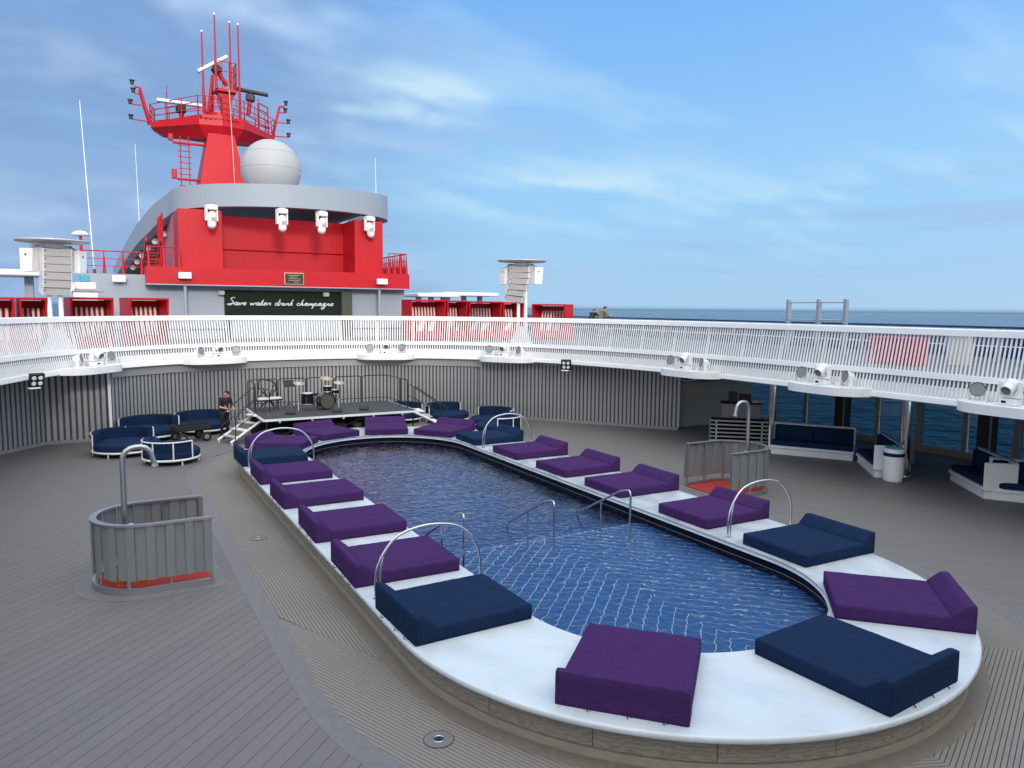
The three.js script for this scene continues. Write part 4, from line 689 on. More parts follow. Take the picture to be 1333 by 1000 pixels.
const handBones = (J, B, w, dir, name, side) => { // palm and five fingers leaving the wrist along dir, slightly curled
  const d = V(...dir).normalize(), s = new THREE.Vector3().crossVectors(d, V(0, 1, 0)).normalize(), dn = V(0, -1, 0), o = V(...J[w]);
  const add = (nm, v) => { J[nm] = [v.x, v.y, v.z]; return nm; }; const palm = add(name + 'p', o.clone().addScaledVector(d, 0.08)); B.push([w, palm, 0.03, 0.036]);
  for (let k = 0; k < 4; k++) { const b = o.clone().addScaledVector(d, 0.095).addScaledVector(s, (k - 1.5) * 0.021), m = b.clone().addScaledVector(d, 0.045 - 0.004 * Math.abs(k - 1.3)), e = m.clone().addScaledVector(d, 0.02).addScaledVector(dn, 0.03); B.push([add(name + 'a' + k, b), add(name + 'b' + k, m), 0.0105, 0.0095], [name + 'b' + k, add(name + 'c' + k, e), 0.0095, 0.008]); }
  const tb = o.clone().addScaledVector(d, 0.04).addScaledVector(s, side * 0.035), te = tb.clone().addScaledVector(d, 0.045).addScaledVector(s, side * 0.022); B.push([add(name + 't', tb), add(name + 'u', te), 0.013, 0.009]);
};
{
  // technician in black beside the stage steps: head bowed, looking at something in both hands; faces +x locally turned
  const J = { pelvis: [0, 0.95, 0], waist: [0, 1.1, 0.02], chest: [0, 1.32, 0.07], neck: [0, 1.47, 0.12], nape: [0, 1.53, 0.15], head: [0, 1.60, 0.2], chin: [0, 1.53, 0.255], nose: [0, 1.585, 0.315], noseR: [0, 1.61, 0.3], earL: [0.082, 1.6, 0.2], earR: [-0.082, 1.6, 0.2],
    shL: [0.18, 1.42, 0.08], elL: [0.27, 1.16, 0.1], wrL: [0.14, 1.1, 0.32], shR: [-0.18, 1.42, 0.08], elR: [-0.27, 1.16, 0.1], wrR: [-0.12, 1.1, 0.32],
    hipL: [0.095, 0.9, 0], knL: [0.11, 0.49, 0.03], anL: [0.11, 0.09, -0.01], toL: [0.13, 0.045, 0.17], heL: [0.11, 0.045, -0.05], hipR: [-0.095, 0.9, 0], knR: [-0.11, 0.49, 0.02], anR: [-0.12, 0.09, -0.03], toR: [-0.14, 0.045, 0.15], heR: [-0.12, 0.045, -0.07] };
  const B = [['pelvis', 'waist', 0.15, 0.135], ['waist', 'chest', 0.135, 0.15], ['chest', 'neck', 0.13, 0.06], ['neck', 'nape', 0.055, 0.055], ['nape', 'head', 0.055, 0.1], ['head', 'chin', 0.098, 0.045], ['head', 'nose', 0.03, 0.012], ['noseR', 'nose', 0.015, 0.013], ['earL', 'earL', 0.022, 0.022], ['earR', 'earR', 0.022, 0.022],
    ['chest', 'shL', 0.11, 0.07], ['shL', 'elL', 0.062, 0.047], ['elL', 'wrL', 0.042, 0.028], ['chest', 'shR', 0.11, 0.07], ['shR', 'elR', 0.062, 0.047], ['elR', 'wrR', 0.042, 0.028],
    ['pelvis', 'hipL', 0.13, 0.1], ['hipL', 'knL', 0.098, 0.06], ['knL', 'anL', 0.06, 0.042], ['heL', 'toL', 0.042, 0.035], ['anL', 'heL', 0.04, 0.04], ['pelvis', 'hipR', 0.13, 0.1], ['hipR', 'knR', 0.098, 0.06], ['knR', 'anR', 0.06, 0.042], ['heR', 'toR', 0.042, 0.035], ['anR', 'heR', 0.04, 0.04]];
  handBones(J, B, 'wrL', [-0.5, -0.1, 0.8], 'hl', -1); handBones(J, B, 'wrR', [0.5, -0.1, 0.8], 'hr', 1);
  const blk = [0.012, 0.012, 0.014], paint = (x, y, z) => (y > 1.5 && z > 0.11) || (y > 1.47 && z > 0.13 && Math.abs(x) < 0.07) ? SKIN : (Math.abs(x) > 0.03 && y < 1.2 && y > 1.0 && z > 0.15) ? SKIN : y < 0.09 ? [0.02, 0.02, 0.02] : blk;
  person('person in black clothes with a cap, head bowed, standing by the white stage steps', [3.86, 0, -27.8], 0.5, J, B, paint, 84, { r: 0.105, cut: 1.75, tilt: 0.55, o: [0, 0.012, -0.012], c: C(0.03, 0.012, 0.012) }, (t, hd) => {
    part('badge', rbox(0.06, 0.09, 0.008, 0.003, 0.02, 1.0, 0.17), M.whiteGloss, t); part('lanyard', tube([[-0.06, 1.46, 0.1], [0, 1.25, 0.22], [0.02, 1.05, 0.17], [0.04, 1.25, 0.22], [0.07, 1.46, 0.1]], 0.006, 24, 5), std(C(0.25, 0.02, 0.03), 0.7), t);
    part('eyes', [sph(0.012, 0.032, 1.605, 0.288, 10, 8), sph(0.012, -0.032, 1.605, 0.288, 10, 8)], M.black, t); part('cap_peak', at(new THREE.CylinderGeometry(0.085, 0.085, 0.012, 20), 0, 1.64, 0.275, 0, 0.45), std(C(0.03, 0.012, 0.012), 0.9), t);
  });
  // two people leaning on the outer rail of the upper deck
  const lean = (label, pos, ry, shirt, legs, hairC, tall, shorts) => {
    const k = tall, J = { pelvis: [0, 0.93 * k, -0.1], waist: [0, 1.08 * k, -0.04], chest: [0, 1.28 * k, 0.1], neck: [0, 1.42 * k, 0.2], head: [0, 1.53 * k, 0.27], chin: [0, 1.46 * k, 0.33], nose: [0, 1.52 * k, 0.38], earL: [0.08, 1.53 * k, 0.26], earR: [-0.08, 1.53 * k, 0.26], shL: [0.19, 1.36 * k, 0.12], elL: [0.25, 1.16 * k, 0.34], wrL: [0.1, 1.18 * k, 0.52], shR: [-0.19, 1.36 * k, 0.12], elR: [-0.25, 1.16 * k, 0.34], wrR: [-0.1, 1.18 * k, 0.52],
      hipL: [0.1, 0.88 * k, -0.1], knL: [0.11, 0.48 * k, -0.02], anL: [0.11, 0.09, -0.1], toL: [0.12, 0.045, 0.08], hipR: [-0.1, 0.88 * k, -0.1], knR: [-0.11, 0.48 * k, 0.06], anR: [-0.12, 0.09, 0.05], toR: [-0.13, 0.045, 0.23] };
    const B = [['pelvis', 'waist', 0.155, 0.14], ['waist', 'chest', 0.14, 0.155], ['chest', 'neck', 0.13, 0.06], ['neck', 'head', 0.055, 0.1], ['head', 'chin', 0.1, 0.05], ['head', 'nose', 0.03, 0.014], ['earL', 'earL', 0.024, 0.024], ['earR', 'earR', 0.024, 0.024], ['chest', 'shL', 0.11, 0.075], ['shL', 'elL', 0.066, 0.05], ['elL', 'wrL', 0.044, 0.03], ['chest', 'shR', 0.11, 0.075], ['shR', 'elR', 0.066, 0.05], ['elR', 'wrR', 0.044, 0.03], ['pelvis', 'hipL', 0.13, 0.105], ['hipL', 'knL', 0.1, 0.06], ['knL', 'anL', 0.06, 0.042], ['anL', 'toL', 0.045, 0.036], ['pelvis', 'hipR', 0.13, 0.105], ['hipR', 'knR', 0.1, 0.06], ['knR', 'anR', 0.06, 0.042], ['anR', 'toR', 0.045, 0.036]];
    handBones(J, B, 'wrL', [-0.4, -0.2, 0.8], 'hl', -1); handBones(J, B, 'wrR', [0.4, -0.2, 0.8], 'hr', 1);
    person(label, pos, ry, J, B, (x, y, z) => y > 1.43 * k && z > 0.14 ? SKIN : (z > 0.4 && y < 1.24 * k && y > 0.95) ? SKIN : y > 0.98 * k ? shirt : y < 0.09 ? [0.05, 0.05, 0.05] : shorts && y < 0.5 ? SKIN : legs, 64, { r: 0.108, cut: 1.7, tilt: -0.25, o: [0, 0.015, -0.012], c: hairC });
  };
  const px = (p, x) => [x, UP, -x / Math.tan(bearing(p))];
  lean('person in a dark jacket leaning on the outer rail of the upper deck', px(769, 24.0), 1.75, [0.012, 0.014, 0.022], [0.02, 0.02, 0.03], C(0.12, 0.11, 0.1), 0.98, false);
  lean('taller person in an olive shirt leaning on the outer rail of the upper deck', px(781, 23.9), 1.45, [0.13, 0.13, 0.075], [0.06, 0.06, 0.07], C(0.05, 0.03, 0.02), 1.05, true);
}
// ------------------------------------------------------------------ upper deck: outer rail, exercise bars, towers, cabanas
{
  const r = thing('outer_rail', 'ship side rail with navy top bar and glass panes on the upper deck', 'railing');
  part('top_bar', rbox(0.09, 0.07, 62, 0.03, 24.95, 4.22, -29), std(C(0.02, 0.03, 0.10), 0.5), r); part('mid_bar', bar([24.95, 3.62, -60], [24.95, 3.62, 2], 0.018), M.white, r);
  for (let z = -59.5; z < 2; z += 1.6) { part('post', rbox(0.07, 1.08, 0.09, 0.015, 24.95, UP + 0.55, z), M.paleGrey, r); part('pane', box(0.012, 0.9, 1.48, 24.96, UP + 0.6, z + 0.8), M.clearGlass, r); }
  part('kick_plate', box(0.05, 0.14, 62, 25.02, UP + 0.07, -29), M.paleGrey, r);
  const ex = thing('exercise_bars', 'grey pull-up frame of three posts and two bars on the upper deck', 'exercise bars'), E = [1024, 1063, 1098].map(p => { const b = bearing(p); return [23.2, -23.2 / Math.tan(b)]; });
  E.forEach(([x, z]) => part('post', rbox(0.16, 2.02, 0.13, 0.02, x, UP + 1.01, z), M.paleGrey, ex));
  for (let i = 0; i < 2; i++) for (const y of [5.0, 4.36]) part('bar', bar([E[i][0], y, E[i][1]], [E[i + 1][0], y, E[i + 1][1]], 0.025), M.boxGrey, ex);
  const ch = thing('red_chest', 'red storage chest on the upper deck behind the slats', 'chest', [21.2, UP, -14.0], Math.PI / 2); part('body', rbox(1.5, 0.72, 0.7, 0.03, 0, 0.37, 0), M.red, ch); part('lid', rbox(1.56, 0.1, 0.76, 0.02, 0, 0.78, 0), M.red, ch); part('handle', bent([[-0.1, 0.7, 0.36], [-0.1, 0.7, 0.42], [0.1, 0.7, 0.42], [0.1, 0.7, 0.36]], 0.02, 0.01, 6), M.steel, ch);
  for (const [p, lab] of [[1250, 'small cream box on the upper deck beyond the red chest']]) { const x = 22.6, t = thing('cream_box', lab, 'box', [x, UP, -x / Math.tan(bearing(p))], 0.2); part('body', rbox(0.5, 0.95, 0.5, 0.02, 0, 0.48, 0), M.cream, t); part('lid', rbox(0.54, 0.06, 0.54, 0.015, 0, 0.98, 0), M.cream, t); }
  // speaker towers
  const tower = (px, lab, tilt, ry) => {
    const o = beyond(px, 1.1), t = thing('speaker_tower', lab, 'speaker tower', o, ry, 'line speaker towers behind the balustrade');
    for (const x of [-0.16, 0.16]) part('pole', bar([x, 0, -0.1], [x, 3.5, -0.1], 0.075, 0.065, 16), M.whiteGloss, t);
    part('foot', rbox(0.8, 0.1, 0.5, 0.02, 0, 0.05, -0.1), M.whiteGloss, t); part('gusset', prof([[-0.5, 0], [-0.14, 0.7], [0.14, 0.7], [0.5, 0]], 0.06).translate(0, 0.1, 0.02), M.whiteGloss, t);
    part('roof_disc', new THREE.LatheGeometry([[0, 0.05], [0.9, 0.05], [1.03, 0.03], [1.05, 0], [1.02, -0.03], [0.6, -0.06], [0, -0.07]].map(p => new THREE.Vector2(...p)), 56).translate(0, 3.58, 0), std(C(0.52, 0.52, 0.54), 0.35, { metalness: 0.4 }), t);
    part('hanger', [rbox(1.15, 0.09, 0.2, 0.02, -0.05, 3.42, 0), rbox(0.5, 0.16, 0.5, 0.02, 0, 3.44, 0)], M.whiteGloss, t);
    for (let k = 0; k < 6; k++) { const c = part('speaker_cabinet', rbox(0.76, 0.235, 0.46, 0.012, 0, 0, 0), M.boxGrey, t); c.position.set(-tilt * 0.022 * k * k, 3.22 - k * 0.235, 0.25 - 0.012 * k * k); c.rotation.x = 0.05 + k * 0.045; c.rotation.z = -tilt * 0.05 * k; part('side_cheek', box(0.02, 0.236, 0.47, -0.392, 0, 0), M.whiteGloss, c); part('side_cheek', box(0.02, 0.236, 0.47, 0.392, 0, 0), M.whiteGloss, c); part('rigging_hole', at(new THREE.CylinderGeometry(0.022, 0.022, 0.01, 12), -0.34, 0.05, 0.232, 0, Math.PI / 2), M.black, c); }
    for (const s of [-1, 1]) { const c = part('side_speaker', [prof([[-0.2, -0.4], [-0.2, 0.32], [0.2, 0.32], [0.14, -0.4]], 0.42, 0.015)], M.whiteGloss, t); c.position.set(s * 0.66, 3.0, 0.05); c.rotation.y = s * 0.7; part('port', at(new THREE.CylinderGeometry(0.035, 0.035, 0.01, 14), -0.02, 0.12, 0.214, 0, Math.PI / 2), M.black, c); part('back_panel', box(0.3, 0.5, 0.006, 0, 0, 0.212), M.white, c); part('bracket', bar([0, 0.32, 0], [-s * 0.25, 0.42, -0.05], 0.025), M.frameGrey, c); }
  };
  tower(75, 'white pole tower with a stack of grey line speakers beside the grey deckhouse', 0, 0.28); tower(678, 'white pole tower with a leaning stack of grey line speakers beside the lone red cabana', 0.6, -0.75);
  // red cabanas: a box with a hood, striped back and seat
  const cabana = (x, z, ry, w, h, lab, group) => {
    const t = thing('red_cabana', lab, 'cabana', [x, UP, z], ry, group), d = 1.25;
    part('roof', rbox(w, 0.08, d, 0.015, 0, h - 0.04, 0), M.red, t); part('side_panel', prof([[-d / 2, 0], [-d / 2, h - 0.08], [d / 2, h - 0.08], [d / 2 - 0.25, 0]], 0.07).rotateY(-Math.PI / 2).translate(-w / 2 + 0.036, 0, 0), M.red, t); part('side_panel', prof([[-d / 2, 0], [-d / 2, h - 0.08], [d / 2, h - 0.08], [d / 2 - 0.25, 0]], 0.07).rotateY(-Math.PI / 2).translate(w / 2 - 0.036, 0, 0), M.red, t);
    part('back_panel', box(w - 0.14, h - 0.1, 0.05, 0, (h - 0.1) / 2, -d / 2 + 0.03), M.canvasRed, t); part('seat', rbox(w - 0.16, 0.34, d - 0.2, 0.03, 0, 0.24, -0.02), M.canvasRed, t);
    const n = Math.max(3, Math.round((w - 0.2) / 0.165)); for (let i = 0; i < n; i++) part('stripe', rbox((w - 0.2) / n * 0.52, h - 0.75, 0.06, 0.02, -w / 2 + 0.1 + (w - 0.2) * (i + 0.5) / n, 0.42 + (h - 0.75) / 2, -d / 2 + 0.26, 0, -0.16), M.pinkWhite, t);
    return t;
  };
  // seat panel behind the stripes
  const cb = (p0, p1, z, ry, h, lab, g) => { const x0 = onZ(p0, z), x1 = onZ(p1, z); cabana((x0 + x1) / 2, z, ry, (x1 - x0) * 0.98, h, lab, g); };
  const G = 'red cabanas in a row';
  cb(528, 574, -33.9, 0, 1.96, 'red cabana with striped back at the deckhouse end of the row', G); cb(575, 602, -33.9, 0, 1.94, 'narrow red cabana second from the deckhouse end of the row', G); cb(603, 646, -33.9, 0, 1.92, 'red cabana third from the deckhouse end of the row', G); cb(647, 674, -33.9, 0, 1.9, 'narrow red cabana at the end of the row behind the speaker tower', G);
  cabana(20.95, -33.2, -0.95, 1.85, 1.82, 'red cabana standing alone beyond the speaker tower');
  cb(-34, 21, -28.2, 0.12, 1.8, 'red cabana second along from the speaker tower poles, away from the deckhouse'); cb(24, 62, -28.7, 0.15, 1.8, 'narrow red cabana next to the speaker tower poles'); cb(88, 146, -30.4, 0.18, 1.84, 'red cabana with striped back directly behind the speaker tower poles'); cb(162, 216, -31.8, 0.25, 1.86, 'red cabana with striped back in front of the grey deckhouse');
  // flat white canopies further off
  const canopy = (x, z, w, d, y, lab) => { const t = thing('white_canopy', lab, 'canopy', [x, UP, z]); part('roof', rbox(w, 0.28, d, 0.1, 0, y - UP, 0), M.whiteGloss, t); for (const a of [-0.3, 0, 0.3]) part('post', rbox(0.35, y - UP - 0.14, 0.3, 0.04, a * w, (y - UP - 0.14) / 2, 0), M.paleGrey, t); };
  canopy(21.2, -50, 3.2, 3, 5.55, 'low white canopy beside the deckhouse, nearer of two'); canopy(25.6 - 0.6, -52.5, 4.6, 3, 5.7, 'longer white canopy behind the red cabana row'); canopy(-4.4, -40.5, 6.2, 3, 6.05, 'white canopy behind the cabana row on the deckhouse port side');
}
// ------------------------------------------------------------------ deckhouse and funnel
{
  const ZF0 = -38.5, xL = -0.5, xM = 2.1, xR = 14.75;
  const dh = thing('deckhouse', 'grey deckhouse with dark entrance under the red funnel', 'deckhouse');
  part('wall', box(xR - xL, 2.56, 24, (xL + xR) / 2, UP + 1.28, ZF0 - 12), M.paleGrey, dh);
  part('side_block', box(xM - xL, 0.42, 24, (xL + xM) / 2, UP + 2.77, ZF0 - 12), M.paleGrey, dh);
  const gx0 = onZ(293, ZF0), gx1 = onZ(447, ZF0);
  part('door_recess', box(gx1 - gx0, 2.3, 0.06, (gx0 + gx1) / 2, UP + 1.2, ZF0 + 0.02), M.hedge, dh); part('bar_counter', rbox(gx1 - gx0 - 0.6, 1.0, 0.5, 0.04, (gx0 + gx1) / 2 - 0.1, UP + 0.5, ZF0 + 0.5), M.paleGrey, dh);  // door_recess is a flat hedge sheet with its shade painted in
  part('door_jamb', box(0.55, 2.3, 0.5, gx1 + 0.1, UP + 1.2, ZF0 + 0.1), std(C(0.05, 0.06, 0.035), 0.7), dh);
  part('base_stripe', box(xR - xL + 0.02, 0.06, 0.05, (xL + xR) / 2, UP + 0.45, ZF0 + 0.03), M.black, dh);
  for (const p of [243, 494]) part('support_post', bar([onZ(p, ZF0 + 0.7), UP, ZF0 + 0.7], [onZ(p, ZF0 + 0.7), 5.66, ZF0 + 0.7], 0.07, 0.07, 12), M.paleGrey, dh);
  for (const [p, y] of [[289, 5.3], [451, 5.3], [424, 5.3]]) part('wall_lamp', [rbox(0.3, 0.22, 0.2, 0.04, onZ(p, ZF0), y, ZF0 + 0.14), at(new THREE.CylinderGeometry(0.1, 0.1, 0.08, 16), onZ(p, ZF0) + 0.02, y, ZF0 + 0.27, 0, Math.PI / 2)], M.boxGrey, dh);
  for (const [p, y, z] of [[158, 5.85, ZF0 + 0.2], [243, 6.05, ZF0 + 0.92], [497, 6.0, ZF0 + 0.92]]) { const f = thing('wall_flood', p < 200 ? 'white flood lamp on the grey wall of the deckhouse' : p < 300 ? 'white flood lamp on the red parapet by the funnel pillar' : 'white flood lamp at the red parapet corner by the railing', 'flood light', [onZ(p, z), y, z], 0, 'flood lamps on the deckhouse'); part('housing', rbox(0.56, 0.3, 0.24, 0.05, 0, 0, 0.08), M.whiteGloss, f); part('bracket', rbox(0.2, 0.12, 0.14, 0.02, 0, 0, -0.08), M.boxGrey, f); }
  // neon script: single-stroke cursive letters joined word by word
  const L = { S: [[.55, 1.35], [.3, 1.5], [.05, 1.25], [.35, .85], [.5, .45], [.2, .02], [-.15, .2]], a: [[.4, .5], [.15, .5], [.05, .15], [.3, .05], [.42, .5], [.42, .1], [.55, .02]], v: [[0, .5], [.15, .02], [.3, .5], [.42, .4]], e: [[.05, .25], [.35, .4], [.2, .55], [.03, .3], [.15, .02], [.42, .15]], w: [[0, .5], [.1, .02], [.25, .4], [.38, .02], [.55, .5], [.62, .4]], t: [[.2, 1.1], [.12, .1], [.3, .05]], r: [[0, .1], [.1, .5], [.2, .45], [.35, .48], [.35, .05], [.45, .05]], d: [[.4, .5], [.1, .48], [.08, .08], [.35, .1], [.55, 1.25], [.42, .1], [.55, .05]], i: [[.05, .5], [.08, .05], [.2, .08]], n: [[0, .05], [.08, .5], [.12, .2], [.3, .52], [.34, .05], [.45, .05]], k: [[0, .05], [.25, 1.25], [.08, .2], [.32, .5], [.15, .28], [.4, .02]], c: [[.38, .45], [.15, .52], [.06, .15], [.25, .02], [.42, .15]], h: [[0, .05], [.25, 1.25], [.08, .1], [.28, .5], [.33, .05], [.45, .08]], m: [[0, .05], [.06, .5], [.14, .1], [.25, .5], [.32, .1], [.42, .5], [.48, .05], [.58, .08]], p: [[.05, .5], [-.12, -.6], [.08, .3], [.35, .5], [.35, .1], [.08, .08], [.5, .08]], g: [[.4, .5], [.12, .5], [.08, .1], [.38, .15], [.25, -.65], [-.05, -.5], [.5, .1]] };
  const sg = thing('script_sign', 'white script lettering on the dark green entrance wall', 'sign', [gx0 + 0.18, UP + 1.62, ZF0 + 0.09]);
  let cx = 0; const sc = 0.27; for (const word of ['Save', 'water', 'drink', 'champagne']) { const pts = []; for (const ch of word) { const l = L[ch]; for (const [x, y] of l) pts.push([(cx + x + y * 0.22) * sc, y * sc * 0.92, 0]); cx += Math.max(...l.map(q => q[0])) + 0.1; } part('word', tube(pts, 0.021, pts.length * 6, 5), M.lineWhite, sg); cx += 0.42; }
  sg.scale.x = (gx1 - gx0 - 0.55) / (cx * sc);

  // funnel casing
  const fn = thing('red_funnel', 'big red funnel casing with recessed front and curved pale grey band', 'funnel');
  part('parapet', box(xR - xM, 0.78, 1.5, (xM + xR) / 2, 6.05, ZF0 + 0.05), M.red, fn); part('parapet_lip', box(xR - xM + 0.06, 0.05, 1.56, (xM + xR) / 2, 5.635, ZF0 + 0.05), M.paleGrey, fn);
  part('deck_plate', box(xR - xM, 0.1, 22, (xM + xR) / 2, 5.72, ZF0 - 11), M.paleGrey, fn);
  const a0 = onZ(237, ZF0), a1 = onZ(293, ZF0), b0 = onZ(463, ZF0), b1 = onZ(499, ZF0), T = 9.2;
  part('pillar', box(a1 - a0, T - 6.4, 2.4, (a0 + a1) / 2, (T + 6.4) / 2, ZF0 - 1.2), M.red, fn); part('pillar', box(b1 - b0, T - 6.4, 2.4, (b0 + b1) / 2, (T + 6.4) / 2, ZF0 - 1.2), M.red, fn);
  part('recess_wall', box(b0 - a1 - 0.01, T - 6.3, 0.2, (a1 + b0) / 2, (T + 6.3) / 2, ZF0 - 2.2), M.red, fn);
  part('recess_rail', bar([a1, 7.55, ZF0 - 1.98], [b0, 7.55, ZF0 - 1.98], 0.035), M.red, fn);
  part('side_wall', box(0.25, T - 5.8, 20, a0 + 0.125, (T + 5.8) / 2, ZF0 - 12.4), std(C(0.5, 0.16, 0.19), 0.5), fn); part('side_wall', box(0.25, T - 5.8, 20, b1 - 0.125, (T + 5.8) / 2, ZF0 - 12.4), M.red, fn);  // port wall is a paler red: the light on it is painted in
  part('roof', box(b1 - a0, 0.15, 16, (a0 + b1) / 2, 9.95, ZF0 - 10.5), M.paleGrey, fn);
  // band: horseshoe in plan, sweeping down on both sides aft to forward
  const bandPts = [[1.3, -62, 7.2, 6.5], [1.6, -57, 7.95, 7.05], [2.0, -52, 8.75, 7.75], [2.4, -48.5, 9.4, 8.3], [2.75, -46, 9.8, 8.62], [3.1, -43.8, 10.1, 8.97], [3.45, -42, 10.27, 9.18]];
  const cxB = 9.1, hw = 5.55; for (let i = 1; i < 24; i++) { const a = Math.PI * (1 - i / 24), k = Math.sin(a), f = i / 24; bandPts.push([cxB + hw * Math.cos(a), -41.2 + 3.8 * k, 10.33 + 0.45 * f, 9.24 + 0.12 * k + 0.2 * f]); }
  bandPts.push([14.7, -43.2, 10.75, 9.4], [14.8, -47, 10.2, 8.7], [15.1, -53, 9.0, 7.8], [15.7, -62, 7.3, 6.5]);
  const cv = new THREE.CatmullRomCurve3(bandPts.map(p => V(p[0], p[2], p[1]))), cv2 = new THREE.CatmullRomCurve3(bandPts.map(p => V(p[0], p[3], p[1]))), NB = 160, A = cv.getPoints(NB), Bq = cv2.getPoints(NB), pos = [], uv = [];
  const thick = 0.45, inn = i => { const p = A[Math.max(0, i - 1)], q = A[Math.min(NB, i + 1)], l = Math.hypot(q.x - p.x, q.z - p.z); return [-(q.z - p.z) / l * thick, (q.x - p.x) / l * thick]; };
  const quad = (a, b, c, d, u0, u1) => { pos.push(...a, ...b, ...c, ...a, ...c, ...d); uv.push(u0, 0, u1, 0, u1, 0.5, u0, 0, u1, 0.5, u0, 0.5); };
  for (let i = 0; i < NB; i++) { const s = i + 1, [nx, nz] = inn(i), [mx, mz] = inn(s), t0 = A[i], t1 = A[s], l0 = Bq[i], l1 = Bq[s]; const o = [[t0.x, t0.y, t0.z], [t1.x, t1.y, t1.z], [l1.x, l1.y, l1.z], [l0.x, l0.y, l0.z]], n = [[t0.x - nx, t0.y, t0.z - nz], [t1.x - mx, t1.y, t1.z - mz], [l1.x - mx, l1.y, l1.z - mz], [l0.x - nx, l0.y, l0.z - nz]]; quad(o[0], o[1], o[2], o[3], i * 0.1, s * 0.1); quad(n[0], n[1], n[2], n[3], i * 0.1, s * 0.1); quad(o[0], o[1], n[1], n[0], i * 0.1, s * 0.1); quad(o[3], o[2], n[2], n[3], i * 0.1, s * 0.1); }
  const bg = new THREE.BufferGeometry(); bg.setAttribute('position', new THREE.Float32BufferAttribute(pos, 3)); bg.setAttribute('uv', new THREE.Float32BufferAttribute(uv, 2)); bg.computeVertexNormals();
  part('curved_band', toCreasedNormals(bg, 0.6), M.paleGrey, fn);
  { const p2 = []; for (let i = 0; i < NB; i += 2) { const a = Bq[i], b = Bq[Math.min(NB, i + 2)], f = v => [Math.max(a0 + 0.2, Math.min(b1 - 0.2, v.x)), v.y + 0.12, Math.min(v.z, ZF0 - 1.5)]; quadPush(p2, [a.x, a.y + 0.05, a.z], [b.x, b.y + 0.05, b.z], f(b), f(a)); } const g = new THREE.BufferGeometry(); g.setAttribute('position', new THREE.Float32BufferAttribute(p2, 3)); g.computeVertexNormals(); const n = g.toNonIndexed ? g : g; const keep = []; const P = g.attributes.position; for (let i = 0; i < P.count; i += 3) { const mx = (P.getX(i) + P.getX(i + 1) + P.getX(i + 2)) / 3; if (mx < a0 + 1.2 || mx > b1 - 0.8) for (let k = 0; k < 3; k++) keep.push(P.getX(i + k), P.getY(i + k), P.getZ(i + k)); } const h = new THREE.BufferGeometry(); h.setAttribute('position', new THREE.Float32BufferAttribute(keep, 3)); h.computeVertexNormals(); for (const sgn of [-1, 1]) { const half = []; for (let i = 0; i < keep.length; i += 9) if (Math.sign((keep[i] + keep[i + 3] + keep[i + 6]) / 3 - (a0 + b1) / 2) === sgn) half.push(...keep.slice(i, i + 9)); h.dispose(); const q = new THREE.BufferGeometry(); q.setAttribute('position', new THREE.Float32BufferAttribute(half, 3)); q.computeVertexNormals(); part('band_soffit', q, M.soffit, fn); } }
  const plq = part('plaque', rbox(0.95, 0.58, 0.05, 0.01, onZ(384, ZF0 + 0.8), 6.04, ZF0 + 0.825), M.brass, fn); part('plaque_field', box(0.87, 0.5, 0.012, onZ(384, ZF0 + 0.8), 6.04, ZF0 + 0.853), M.black, plq);
  for (let i = 0; i < 5; i++) part('engraved_line', box([0.66, 0.4, 0.6, 0.56, 0.3][i], 0.022, 0.004, onZ(384, ZF0 + 0.8) + [0, -0.05, 0.02, 0, 0.1][i], 6.21 - i * 0.085, ZF0 + 0.861), M.brass, plq);
  // railings on the funnel deck
  const rail = (name, pts, h, lab, step = 0.9) => { const t = thing(name, lab, 'railing'); for (let k = 1; k < pts.length; k++) { const a = pts[k - 1], b = pts[k], l = Math.hypot(b[0] - a[0], b[2] - a[2]), n = Math.max(1, Math.round(l / step)); for (const f of [1, 0.66, 0.33]) part('rail', bar([a[0], a[1] + h * f, a[2]], [b[0], b[1] + h * f, b[2]], f === 1 ? 0.03 : 0.02, f === 1 ? 0.03 : 0.02, 6), M.red, t); for (let i = k === 1 ? 0 : 1; i <= n; i++) { const q = [mix(a[0], b[0], i / n), a[1], mix(a[2], b[2], i / n)]; part('post', bar(q, [q[0], q[1] + h, q[2]], 0.085, 0.02, 6), M.red, t); } } };
  rail('funnel_railing', [[-0.3, 6.1, -52], [-0.3, 6.1, ZF0 - 0.2], [xM - 0.1, 6.1, ZF0 - 0.2]], 1.0, 'red railing on the grey deckhouse roof beside the funnel');
  rail('funnel_railing', [[xM + 0.15, 6.45, ZF0 + 0.5], [a0 - 0.05, 6.45, ZF0 + 0.5]], 0.9, 'red railing on the parapet beside the funnel pillar', 0.7);
  rail('funnel_railing', [[b1 + 0.1, 6.45, ZF0 + 0.6], [xR - 0.1, 6.45, ZF0 + 0.6], [xR - 0.1, 6.45, ZF0 - 5]], 1.05, 'red railing on the parapet at the cabana row end', 0.35);
  const stp = thing('funnel_stairs', 'red stair rising behind the railing beside the funnel wall', 'stairs'); part('stringer', box(0.08, 0.2, 5, a0 - 0.55, 7.1, -44, 0, -0.35), M.red, stp); part('stringer', box(0.08, 0.2, 5, a0 - 1.2, 7.1, -44, 0, -0.35), M.red, stp); for (let i = 0; i < 9; i++) part('tread', box(0.6, 0.04, 0.25, a0 - 0.87, 6.35 + i * 0.19, -41.9 - i * 0.52), M.red, stp); for (const z of [-41, -42.3, -43.5]) part('newel', bar([a0 - 0.5, 6.2, z], [a0 - 0.5, 9.2, z], 0.05), M.red, stp);
